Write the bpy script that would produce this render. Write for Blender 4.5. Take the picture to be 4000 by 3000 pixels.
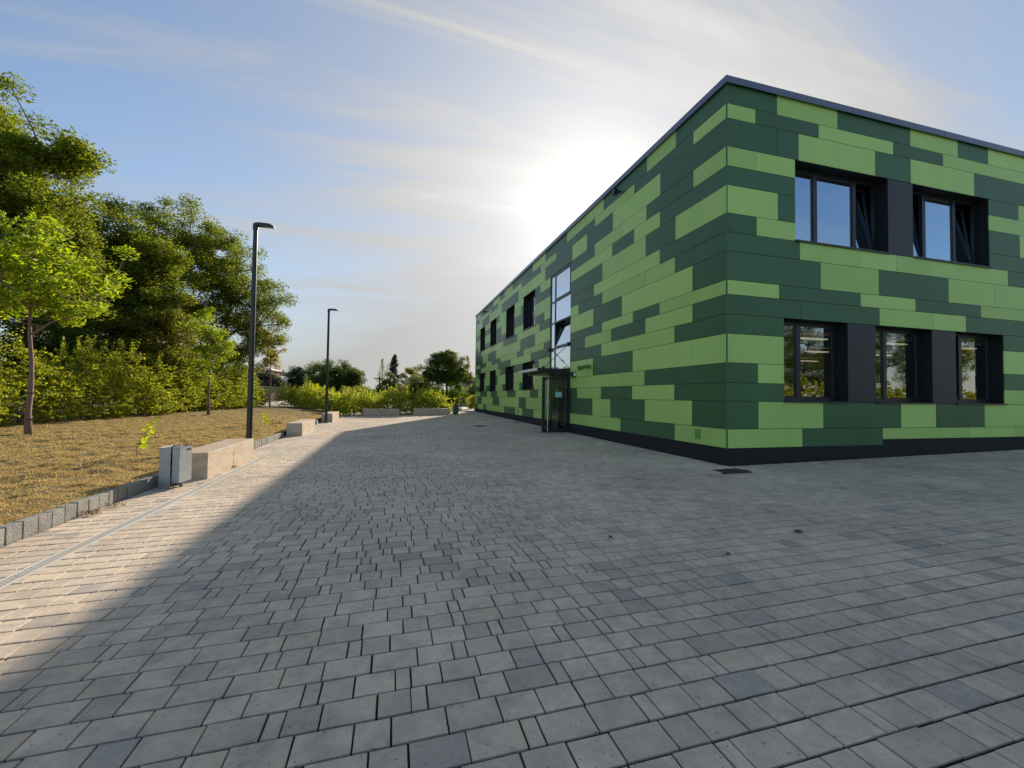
import bpy, math, random
import numpy as np
from mathutils import Vector, Matrix
R = math.radians
random.seed(7); np.random.seed(7)
for o in list(bpy.data.objects): bpy.data.objects.remove(o)
scene = bpy.context.scene
COL = scene.collection

# ------------------------------------------------ camera, sky, sun, exposure
cam_d = bpy.data.cameras.new('camera'); cam = bpy.data.objects.new('camera', cam_d); COL.objects.link(cam)
yaw, pitch, roll = R(15.4867), R(1.6864), R(0.7917)
fw = Vector((math.sin(yaw)*math.cos(pitch), math.cos(yaw)*math.cos(pitch), math.sin(pitch)))
rt = Vector((math.cos(yaw), -math.sin(yaw), 0)); up = rt.cross(fw)
r2 = rt*math.cos(roll)+up*math.sin(roll); u2 = up*math.cos(roll)-rt*math.sin(roll)
cam.matrix_world = Matrix(((r2.x, u2.x, -fw.x, 0), (r2.y, u2.y, -fw.y, 0), (r2.z, u2.z, -fw.z, 1.5), (0, 0, 0, 1)))
cam_d.sensor_width = 36; cam_d.lens = 1676.26/4000*36; cam_d.clip_start = 0.05; cam_d.clip_end = 6000
scene.camera = cam

SUN = Vector((8.45, 17.1, 8.2)).normalized()
SUN_EL = math.asin(SUN.z); SUN_AZ = math.atan2(SUN.x, SUN.y)
world = bpy.data.worlds.new('World'); scene.world = world; world.use_nodes = True
nt = world.node_tree; nt.nodes.clear(); N = nt.nodes.new; L = nt.links.new
def wm(op, a, b=None, c=None):
    n = N('ShaderNodeMath'); n.operation = op
    for i, v in enumerate((a, b, c)):
        if v is None: continue
        if isinstance(v, (int, float)): n.inputs[i].default_value = v
        else: L(v, n.inputs[i])
    return n.outputs[0]
sky = N('ShaderNodeTexSky'); sky.sky_type = 'NISHITA'; sky.sun_disc = False
sky.sun_elevation = SUN_EL; sky.sun_rotation = SUN_AZ
sky.air_density = 1.0; sky.dust_density = 0.25; sky.ozone_density = 1.6; sky.altitude = 200
tc = N('ShaderNodeTexCoord'); sep = N('ShaderNodeSeparateXYZ'); L(tc.outputs['Generated'], sep.inputs[0])
zz = wm('MAXIMUM', wm('ADD', sep.outputs[2], 0.12), 0.03)
cx = wm('DIVIDE', sep.outputs[0], zz); cy = wm('DIVIDE', sep.outputs[1], zz)
def cloud(rotz, sx, sy, scale, detail, dist, lo, hi, off=0.0):
    cb = N('ShaderNodeCombineXYZ'); L(cx, cb.inputs[0]); L(cy, cb.inputs[1])
    mp = N('ShaderNodeMapping'); mp.inputs['Rotation'].default_value = (0, 0, rotz)
    mp.inputs['Scale'].default_value = (sx, sy, 1); mp.inputs['Location'].default_value = (off, off*.7, 0)
    L(cb.outputs[0], mp.inputs[0])
    n = N('ShaderNodeTexNoise'); n.inputs['Scale'].default_value = scale; n.inputs['Detail'].default_value = detail
    n.inputs['Roughness'].default_value = .55; n.inputs['Distortion'].default_value = dist
    L(mp.outputs[0], n.inputs['Vector'])
    mr = N('ShaderNodeMapRange'); mr.interpolation_type = 'SMOOTHSTEP'
    mr.inputs[1].default_value = lo; mr.inputs[2].default_value = hi
    L(n.outputs['Fac'], mr.inputs[0]); return mr.outputs[0]
c1 = cloud(R(35), .30, 1.0, 1.3, 8, .9, .44, .72, 3.1)
c2 = cloud(R(-25), .16, 1.2, 3.2, 10, 1.2, .46, .74, 9.3)
c3 = cloud(R(10), .8, .8, .45, 3, .2, .35, .7, 1.7)
cl = wm('MULTIPLY', wm('ADD', wm('MULTIPLY', c1, .75), wm('MULTIPLY', c2, .45)), wm('ADD', wm('MULTIPLY', c3, .6), .70))
dt = N('ShaderNodeVectorMath'); dt.operation = 'DOT_PRODUCT'; L(tc.outputs['Generated'], dt.inputs[0]); dt.inputs[1].default_value = SUN
d0 = wm('MAXIMUM', dt.outputs['Value'], 0.0)
g0 = wm('MULTIPLY_ADD', dt.outputs['Value'], .38, .62); g1 = wm('POWER', d0, 5.0); g2 = wm('POWER', d0, 18.0); g3 = wm('POWER', d0, 90.0)
# thin veil of high cloud: thicker towards the horizon, scattering forward round the sun
veil = wm('POWER', wm('SUBTRACT', 1.0, wm('MAXIMUM', sep.outputs[2], 0.0)), 5.0)
hz = N('ShaderNodeMapRange'); hz.inputs[1].default_value = .10; hz.inputs[2].default_value = .42; L(sep.outputs[2], hz.inputs[0])
clh = wm('MULTIPLY', cl, hz.outputs[0])
fac = wm('MINIMUM', wm('ADD', wm('MULTIPLY', wm('ADD', wm('ADD', .10, wm('MULTIPLY', clh, 1.0)), wm('MULTIPLY', veil, 1.0)), wm('MAXIMUM', g0, .12)), wm('MULTIPLY', g1, .80)), .97)
lum = wm('ADD', wm('ADD', wm('MULTIPLY_ADD', clh, .75, 1.92), wm('MULTIPLY', g1, .72)), wm('ADD', wm('MULTIPLY', g2, 1.25), wm('MULTIPLY', g3, 1.5)))
ccol = N('ShaderNodeVectorMath'); ccol.operation = 'SCALE'; ccol.inputs[0].default_value = (1.0, .98, .95); L(lum, ccol.inputs['Scale'])
mixn = N('ShaderNodeMix'); mixn.data_type = 'RGBA'; L(fac, mixn.inputs['Factor'])
tint = N('ShaderNodeVectorMath'); tint.operation = 'MULTIPLY'; L(sky.outputs[0], tint.inputs[0]); tint.inputs[1].default_value = (.72, .765, .79); L(tint.outputs[0], mixn.inputs['A']); L(ccol.outputs[0], mixn.inputs['B'])
bg = N('ShaderNodeBackground'); bg.inputs['Strength'].default_value = 0.12; L(mixn.outputs['Result'], bg.inputs[0])
wo = N('ShaderNodeOutputWorld'); L(bg.outputs[0], wo.inputs[0])

sun_d = bpy.data.lights.new('sun', 'SUN'); sun_d.energy = 3.6; sun_d.angle = R(0.6); sun_d.color = (1.0, .89, .74)
sun = bpy.data.objects.new('sun', sun_d); COL.objects.link(sun); sun.rotation_euler = SUN.to_track_quat('Z', 'Y').to_euler()
scene.view_settings.view_transform = 'Standard'; scene.view_settings.look = 'None'
scene.view_settings.gamma = 1; scene.view_settings.use_curve_mapping = False
scene.view_settings.exposure = 0.95

# ------------------------------------------------ materials
MATS = {}
def mat(name, col, rough=.6, metal=0, var=0.0, bump=0.0, scale=8, spec=.5, obj_rand=0.0, isl_rand=0.0, streak=None, col2=None, trans=0.0, tcol=None, dirt=None):
    if name in MATS: return MATS[name]
    m = bpy.data.materials.new(name); m.use_nodes = True; t = m.node_tree; b = t.nodes['Principled BSDF']
    b.inputs['Roughness'].default_value = rough; b.inputs['Metallic'].default_value = metal
    b.inputs['Specular IOR Level'].default_value = spec
    geo = t.nodes.new('ShaderNodeNewGeometry')
    def math_(op, a, c=None):
        n = t.nodes.new('ShaderNodeMath'); n.operation = op
        for i, v in enumerate((a, c)):
            if v is None: continue
            if isinstance(v, (int, float)): n.inputs[i].default_value = v
            else: t.links.new(v, n.inputs[i])
        return n.outputs[0]
    vec = geo.outputs['Position']
    if streak:
        mp = t.nodes.new('ShaderNodeMapping'); mp.inputs['Scale'].default_value = streak; t.links.new(vec, mp.inputs[0]); vec = mp.outputs[0]
    n1 = t.nodes.new('ShaderNodeTexNoise'); n1.inputs['Scale'].default_value = scale; n1.inputs['Detail'].default_value = 5; t.links.new(vec, n1.inputs['Vector'])
    rgb = t.nodes.new('ShaderNodeRGB'); rgb.outputs[0].default_value = (*col, 1); c = rgb.outputs[0]
    rnd = None
    if obj_rand or isl_rand:
        oi = t.nodes.new('ShaderNodeObjectInfo')
        rnd = math_('FRACT', math_('ADD', oi.outputs['Random'], geo.outputs['Random Per Island']))
    if col2:
        mx = t.nodes.new('ShaderNodeMix'); mx.data_type = 'RGBA'; t.links.new(c, mx.inputs['A']); mx.inputs['B'].default_value = (*col2, 1)
        if rnd is not None: t.links.new(rnd, mx.inputs['Factor'])
        else:
            mr = t.nodes.new('ShaderNodeMapRange'); mr.inputs[1].default_value = .38; mr.inputs[2].default_value = .62
            t.links.new(n1.outputs['Fac'], mr.inputs[0]); t.links.new(mr.outputs[0], mx.inputs['Factor'])
        c = mx.outputs['Result']
    if var or rnd is not None:
        v = math_('ADD', math_('MULTIPLY', math_('SUBTRACT', n1.outputs['Fac'], .5), var*2.2), 1.0)
        if rnd is not None:
            r2_ = math_('FRACT', math_('MULTIPLY', rnd, 7.31))
            v = math_('ADD', v, math_('MULTIPLY', math_('SUBTRACT', r2_, .5), obj_rand+isl_rand))
        hs = t.nodes.new('ShaderNodeVectorMath'); hs.operation = 'SCALE'; t.links.new(c, hs.inputs[0]); t.links.new(v, hs.inputs['Scale']); c = hs.outputs[0]
    t.links.new(c, b.inputs['Base Color'])
    if bump:
        bp = t.nodes.new('ShaderNodeBump'); bp.inputs['Strength'].default_value = bump; bp.inputs['Distance'].default_value = .02
        n2 = t.nodes.new('ShaderNodeTexNoise'); n2.inputs['Scale'].default_value = scale*6; n2.inputs['Detail'].default_value = 3; t.links.new(vec, n2.inputs['Vector'])
        t.links.new(n2.outputs['Fac'], bp.inputs['Height']); t.links.new(bp.outputs[0], b.inputs['Normal'])
    if trans:
        tr = t.nodes.new('ShaderNodeBsdfTranslucent')
        if tcol:
            sc = t.nodes.new('ShaderNodeMix'); sc.data_type = 'RGBA'; sc.blend_type = 'MULTIPLY'; sc.inputs['Factor'].default_value = 1
            t.links.new(c, sc.inputs['A']); sc.inputs['B'].default_value = (*tcol, 1); sc.clamp_result = False
            t.links.new(sc.outputs['Result'], tr.inputs[0])
        else: t.links.new(c, tr.inputs[0])
        ms = t.nodes.new('ShaderNodeMixShader'); ms.inputs[0].default_value = trans
        out = t.nodes['Material Output']; t.links.new(b.outputs[0], ms.inputs[1]); t.links.new(tr.outputs[0], ms.inputs[2]); t.links.new(ms.outputs[0], out.inputs[0])
    MATS[name] = m; return m
def glass_mat(name, tint, ior=1.52, add=.06, coat=(1, 1, 1)):
    m = bpy.data.materials.new(name); m.use_nodes = True; t = m.node_tree; t.nodes.remove(t.nodes['Principled BSDF'])
    fr = t.nodes.new('ShaderNodeFresnel'); fr.inputs[0].default_value = ior
    k = t.nodes.new('ShaderNodeMath'); k.operation = 'MULTIPLY_ADD'; k.inputs[1].default_value = 1.25; k.inputs[2].default_value = add; k.use_clamp = True
    t.links.new(fr.outputs[0], k.inputs[0])
    ge = t.nodes.new('ShaderNodeNewGeometry'); inv = t.nodes.new('ShaderNodeMath'); inv.operation = 'SUBTRACT'; inv.inputs[0].default_value = 1; t.links.new(ge.outputs['Backfacing'], inv.inputs[1])
    kk = t.nodes.new('ShaderNodeMath'); kk.operation = 'MULTIPLY'; t.links.new(k.outputs[0], kk.inputs[0]); t.links.new(inv.outputs[0], kk.inputs[1]); k = kk
    a = t.nodes.new('ShaderNodeBsdfTransparent'); a.inputs[0].default_value = (*tint, 1)
    g = t.nodes.new('ShaderNodeBsdfGlossy'); g.inputs['Roughness'].default_value = 0.0; g.inputs['Color'].default_value = (*coat, 1)
    nz = t.nodes.new('ShaderNodeTexNoise'); nz.inputs['Scale'].default_value = 1.6; bp = t.nodes.new('ShaderNodeBump'); bp.inputs['Strength'].default_value = .02; bp.inputs['Distance'].default_value = .05
    t.links.new(nz.outputs['Fac'], bp.inputs['Height']); t.links.new(bp.outputs[0], g.inputs['Normal'])
    ms = t.nodes.new('ShaderNodeMixShader'); t.links.new(k.outputs[0], ms.inputs[0]); t.links.new(a.outputs[0], ms.inputs[1]); t.links.new(g.outputs[0], ms.inputs[2])
    t.links.new(ms.outputs[0], t.nodes['Material Output'].inputs[0]); MATS[name] = m; return m
def emit_mat(name, col, s):
    m = bpy.data.materials.new(name); m.use_nodes = True; b = m.node_tree.nodes['Principled BSDF']
    b.inputs['Emission Color'].default_value = (*col, 1); b.inputs['Emission Strength'].default_value = s; return m
M_LIGHT = mat('light_green_panel', (.43, .655, .17), .42, var=.09, scale=1.6, obj_rand=.17, bump=.03, streak=(1, 1, .3), spec=.42)
M_DARK = mat('dark_green_panel', (.050, .136, .054), .42, var=.12, scale=1.6, obj_rand=.16, bump=.03, streak=(1, 1, .3), spec=.42)
M_ANTH = mat('anthracite_metal', (.022, .024, .028), .45, var=.1, scale=5, spec=.5)
M_BLACK = mat('black_lining', (.012, .013, .015), .6, spec=.3)
M_PLINTH = mat('plinth_render', (.013, .013, .014), .85, var=.2, bump=.3, scale=10)
M_FRAME = mat('window_frame_metal', (.018, .020, .024), .35, spec=.5)
M_CAP = mat('roof_edge_metal', (.16, .18, .23), .35, metal=.6, var=.1, scale=3)
M_ALU = mat('brushed_aluminium', (.55, .56, .58), .3, metal=1)
M_GLASS = glass_mat('window_glass', (.66, .68, .68), 1.6, .28)
M_GLASSD = glass_mat('door_glass', (.72, .76, .76), 1.5, .03)
M_GLASSU = glass_mat('coated_window_glass', (.70, .72, .72), 1.6, .58, (.60, .80, 1.0))
M_GLASSB = glass_mat('stair_glass', (.7, .72, .74), 1.9, .48, (.92, .96, 1.0))
M_ROOM = mat('room_wall', (.30, .28, .25), .9)
def paver_mat():
    m = bpy.data.materials.new('paver_concrete'); m.use_nodes = True; t = m.node_tree; b = t.nodes['Principled BSDF']; NN = t.nodes.new; LL = t.links.new
    geo = NN('ShaderNodeNewGeometry'); oi = NN('ShaderNodeObjectInfo')
    def mt(op, *a):
        n = NN('ShaderNodeMath'); n.operation = op
        for i, v in enumerate(a):
            if isinstance(v, (int, float)): n.inputs[i].default_value = v
            else: LL(v, n.inputs[i])
        return n.outputs[0]
    def noise(sc, det, rough=.6):
        n = NN('ShaderNodeTexNoise'); n.inputs['Scale'].default_value = sc; n.inputs['Detail'].default_value = det; n.inputs['Roughness'].default_value = rough; LL(geo.outputs['Position'], n.inputs['Vector']); return n.outputs['Fac']
    r = mt('FRACT', mt('ADD', oi.outputs['Random'], geo.outputs['Random Per Island']))
    r2_ = mt('FRACT', mt('MULTIPLY', r, 17.3)); r3_ = mt('FRACT', mt('MULTIPLY', r, 5.77))
    def mixc(f, A, B):
        n = NN('ShaderNodeMix'); n.data_type = 'RGBA'
        for k, v in (('Factor', f), ('A', A), ('B', B)):
            if isinstance(v, tuple): n.inputs[k].default_value = (*v, 1)
            elif isinstance(v, (int, float)): n.inputs[k].default_value = v
            else: LL(v, n.inputs[k])
        return n.outputs['Result']
    def ramp(v, lo, hi):
        n = NN('ShaderNodeMapRange'); n.inputs[1].default_value = lo; n.inputs[2].default_value = hi; LL(v, n.inputs[0]); return n.outputs[0]
    nb = noise(6.5, 4); ns_ = noise(22, 5, .7); nf = noise(230, 2); nl = noise(.55, 3)
    c = mixc(r, (.57, .445, .315), (.67, .535, .385))
    c = mixc(mt('MULTIPLY', ramp(nb, .42, .70), .75), c, (.38, .325, .27))
    c = mixc(mt('MULTIPLY', ramp(r2_, .84, 1.0), .55), c, (.27, .255, .24))
    c = mixc(mt('MULTIPLY', ramp(r3_, .93, 1.0), .5), c, (.38, .31, .24))
    v = mt('ADD', 1.0, mt('ADD', mt('MULTIPLY', mt('SUBTRACT', ns_, .5), .55), mt('ADD', mt('MULTIPLY', mt('SUBTRACT', nf, .5), .35), mt('MULTIPLY', mt('SUBTRACT', nl, .5), .8))))
    v = mt('MULTIPLY', v, mt('SUBTRACT', 1.0, mt('MULTIPLY', ramp(noise(60, 1), .70, .76), .6)))
    sc = NN('ShaderNodeVectorMath'); sc.operation = 'SCALE'; LL(c, sc.inputs[0]); LL(v, sc.inputs['Scale']); LL(sc.outputs[0], b.inputs['Base Color'])
    b.inputs['Roughness'].default_value = .78; b.inputs['Specular IOR Level'].default_value = .4
    bp = NN('ShaderNodeBump'); bp.inputs['Strength'].default_value = .35; bp.inputs['Distance'].default_value = .004; LL(mt('ADD', ns_, nf), bp.inputs['Height']); LL(bp.outputs[0], b.inputs['Normal'])
    return m
M_PAVER = paver_mat()
M_JOINT = mat('joint_grit', (.022, .019, .016), .95, var=.4, bump=.6, scale=30)
M_BASE = mat('paving_far', (.46, .41, .345), .85, var=.15, scale=4)
M_KERB = mat('kerb_concrete', (.25, .235, .21), .85, var=.45, bump=.5, scale=7, obj_rand=.2)
M_TRAV = mat('travertine', (.58, .49, .37), .65, var=.45, bump=.6, scale=2.6, streak=(1.2, 1.2, 4.0), col2=(.40, .29, .19))
M_GALV = mat('galvanised_steel', (.34, .36, .37), .5, metal=.6, var=.22, scale=12, bump=.05)
M_GRATE = mat('grate_steel', (.60, .57, .52), .5, metal=.0, var=.1)
M_LAMP = mat('lamp_post_paint', (.016, .016, .020), .38)
M_LED = mat('lamp_lens', (.35, .32, .25), .2)
M_BARK = mat('bark', (.060, .045, .035), .9, var=.5, bump=.8, scale=9, streak=(1, 1, .25))
M_BARKY = mat('young_bark', (.22, .13, .10), .75, var=.4, bump=.4, scale=9, streak=(1, 1, .3))
M_EARTH = mat('earth', (.20, .16, .09), .95, var=.4, bump=.5, scale=1.5, col2=(.11, .12, .045))
M_LAWN = mat('dry_lawn', (.30, .225, .105), .95, var=1.0, bump=1.0, scale=3.4, col2=(.15, .12, .055), spec=.1)
def leaf(name, a, b, t=.5, tc_=(1.7, 1.75, .6)):
    return mat(name, a, .55, col2=b, isl_rand=.7, trans=t, tcol=tc_, spec=.3)
M_L_MAPLE = leaf('maple_leaf', (.12, .165, .024), (.235, .245, .036), .5)
M_L_DARK = leaf('dark_leaf', (.060, .10, .020), (.115, .15, .030), .42)
M_L_BROWN = leaf('browning_leaf', (.14, .175, .030), (.27, .235, .042), .48)
M_L_YOUNG = leaf('young_tree_leaf', (.18, .27, .022), (.36, .38, .032), .52)
M_L_AUT = leaf('autumn_leaf', (.34, .20, .04), (.32, .28, .045), .5, (1.6, 1.5, .8))
M_L_HEDGE = leaf('hornbeam_leaf', (.15, .21, .024), (.42, .38, .042), .5)
M_L_HEDGE2 = leaf('far_hornbeam_leaf', (.26, .30, .034), (.46, .44, .06), .55)
M_L_CONIF = leaf('conifer_needle', (.035, .055, .028), (.062, .078, .04), .2)
M_L_SHRUB = leaf('bright_shrub_leaf', (.13, .24, .025), (.26, .32, .04), .5)
M_L_WISP = leaf('willow_leaf', (.26, .26, .13), (.34, .32, .16), .5, (1.5, 1.4, 1))
M_GRASS = leaf('dry_grass_blade', (.66, .48, .21), (.40, .31, .12), .35, (1.4, 1.3, 1))
M_GREENW = leaf('dull_weed', (.10, .12, .04), (.16, .14, .06), .3, (1.2, 1.2, 1))
M_WEED = leaf('weed_leaf', (.12, .11, .04), (.20, .09, .04), .3)
M_BRICK = mat('dark_red_brick', (.16, .055, .045), .9, var=.2)
M_RENDER = mat('beige_render', (.62, .46, .32), .9, var=.05, scale=2)
M_GREYR = mat('grey_render', (.33, .29, .27), .9, var=.05)
M_TILE = mat('red_roof_tile', (.22, .085, .065), .8, var=.2, obj_rand=.3)
M_WHITE = mat('white_paint', (.75, .75, .73), .5)
M_RUST = mat('rusty_cover', (.075, .045, .038), .8, var=.4, bump=.4)
M_GREENP = mat('bright_green_paint', (.12, .36, .05), .4)
M_CREAM = mat('pale_concrete', (.62, .57, .48), .85, var=.15)
M_NOTE = mat('notice_paper', (.35, .55, .60), .6)

# ------------------------------------------------ mesh helpers
def G(x, y):   # paved surface height
    return .045+.0175*min(x, 30)+.0045*min(max(0, y-15), 40)
def LH(x, y):  # lawn height
    b = G(-3.6, y)+.155+.022*min(max(0, -3.6-x), 9)
    return b
class MB:
    def __init__(s): s.v = []; s.f = []
    def box(s, x0, x1, y0, y1, z0, z1):
        b = len(s.v); s.v += [(x0,y0,z0),(x1,y0,z0),(x1,y1,z0),(x0,y1,z0),(x0,y0,z1),(x1,y0,z1),(x1,y1,z1),(x0,y1,z1)]
        s.f += [(b,b+3,b+2,b+1),(b+4,b+5,b+6,b+7),(b,b+1,b+5,b+4),(b+1,b+2,b+6,b+5),(b+2,b+3,b+7,b+6),(b+3,b,b+4,b+7)]; return s
    def quad(s, *p): b = len(s.v); s.v += list(p); s.f.append(tuple(range(b, b+len(p)))); return s
    def tube(s, pts, rad, n=8, cap=True):
        pts = [Vector(p) for p in pts]; b = len(s.v)
        for i, p in enumerate(pts):
            d = (pts[min(i+1, len(pts)-1)]-pts[max(i-1, 0)]).normalized()
            a = Vector((0, 0, 1)) if abs(d.z) < .9 else Vector((1, 0, 0))
            u = d.cross(a).normalized(); w = d.cross(u)
            r = rad[i] if isinstance(rad, (list, tuple)) else rad
            for k in range(n):
                t = 2*math.pi*k/n; q = p+u*(r*math.cos(t))+w*(r*math.sin(t)); s.v.append(tuple(q))
        for i in range(len(pts)-1):
            for k in range(n):
                k2 = (k+1) % n; s.f.append((b+i*n+k, b+i*n+k2, b+(i+1)*n+k2, b+(i+1)*n+k))
        if cap:
            s.f.append(tuple(b+k for k in range(n))[::-1]); e = b+(len(pts)-1)*n; s.f.append(tuple(e+k for k in range(n)))
        return s
    def prism(s, poly, z0, z1, axis='z'):
        b = len(s.v); n = len(poly)
        for z in (z0, z1):
            for p in poly:
                s.v.append((p[0], p[1], z) if axis == 'z' else ((p[0], z, p[1]) if axis == 'y' else (z, p[0], p[1])))
        s.f.append(tuple(b+k for k in range(n))[::-1]); s.f.append(tuple(b+n+k for k in range(n)))
        for k in range(n): k2 = (k+1) % n; s.f.append((b+k, b+k2, b+n+k2, b+n+k))
        return s
    def mesh(s, name, m, smooth=False):
        me = bpy.data.meshes.new(name); me.from_pydata(s.v, [], s.f); me.materials.append(m)
        if smooth: me.polygons.foreach_set('use_smooth', [True]*len(me.polygons))
        me.update(); return me
    def obj(s, name, m, parent=None, smooth=False, bevel=0):
        o = bpy.data.objects.new(name, s.mesh(name, m, smooth)); COL.objects.link(o)
        if parent: attach(o, parent)
        if bevel:
            bv = o.modifiers.new('bevel', 'BEVEL'); bv.width = bevel; bv.segments = 2; bv.limit_method = 'ANGLE'
        return o
def attach(o, parent):
    # geometry is given in world coordinates: keep it there
    o.parent = parent; o.matrix_parent_inverse = parent_world(parent).inverted()
def parent_world(p):
    return parent_world(p.parent) @ p.matrix_parent_inverse @ p.matrix_basis if p.parent else p.matrix_basis.copy()
def new_mesh(name, me, parent=None):
    o = bpy.data.objects.new(name, me); COL.objects.link(o)
    if parent: attach(o, parent)
    return o
def tag(o, label=None, cat=None, group=None, kind=None):
    if label: o['label'] = label
    if cat: o['category'] = cat
    if group: o['group'] = group
    if kind: o['kind'] = kind
    return o
def thing(name, label, cat, loc, group=None):
    o = bpy.data.objects.new(name, None); COL.objects.link(o); o.location = loc; o.empty_display_size = .3
    return tag(o, label, cat, group)
def np_mesh(name, V, F, m):
    me = bpy.data.meshes.new(name); V = np.asarray(V, np.float32); F = np.asarray(F, np.int32)
    me.vertices.add(len(V)); me.vertices.foreach_set('co', V.ravel())
    k = F.shape[1]; me.loops.add(F.size); me.loops.foreach_set('vertex_index', F.ravel())
    me.polygons.add(len(F)); me.polygons.foreach_set('loop_start', np.arange(0, F.size, k, dtype=np.int32))
    me.polygons.foreach_set('loop_total', np.full(len(F), k, np.int32))
    me.materials.append(m); me.update(calc_edges=True); me.validate()
    if hasattr(me, 'shade_flat'): me.shade_flat()
    return me
def leaves_mesh(name, C, size, m, flat=.5, aspect=.55, jit=.35, rng=None):
    # C: (n,3) leaf positions ; one bent rhomboid leaf of two triangles each
    rng = rng or np.random; n = len(C)
    nrm = rng.normal(size=(n, 3)); nrm[:, 2] = np.abs(nrm[:, 2])+flat*2; nrm /= np.linalg.norm(nrm, axis=1)[:, None]
    a = rng.normal(size=(n, 3)); u = np.cross(nrm, a); u /= np.linalg.norm(u, axis=1)[:, None]; w = np.cross(nrm, u)
    s = size*(1+jit*rng.uniform(-1, 1, n))[:, None]
    drop = nrm*s*.16
    p0 = C-u*s*.5; p1 = C+w*s*.5*aspect-drop; p2 = C+u*s*.5; p3 = C-w*s*.5*aspect-drop
    V = np.stack([p0, p1, p2, p3], 1).reshape(-1, 3); b = np.arange(n)*4
    F = np.stack([np.stack([b, b+1, b+2], 1), np.stack([b, b+2, b+3], 1)], 1).reshape(-1, 3)
    return np_mesh(name, V, F, m)

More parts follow.
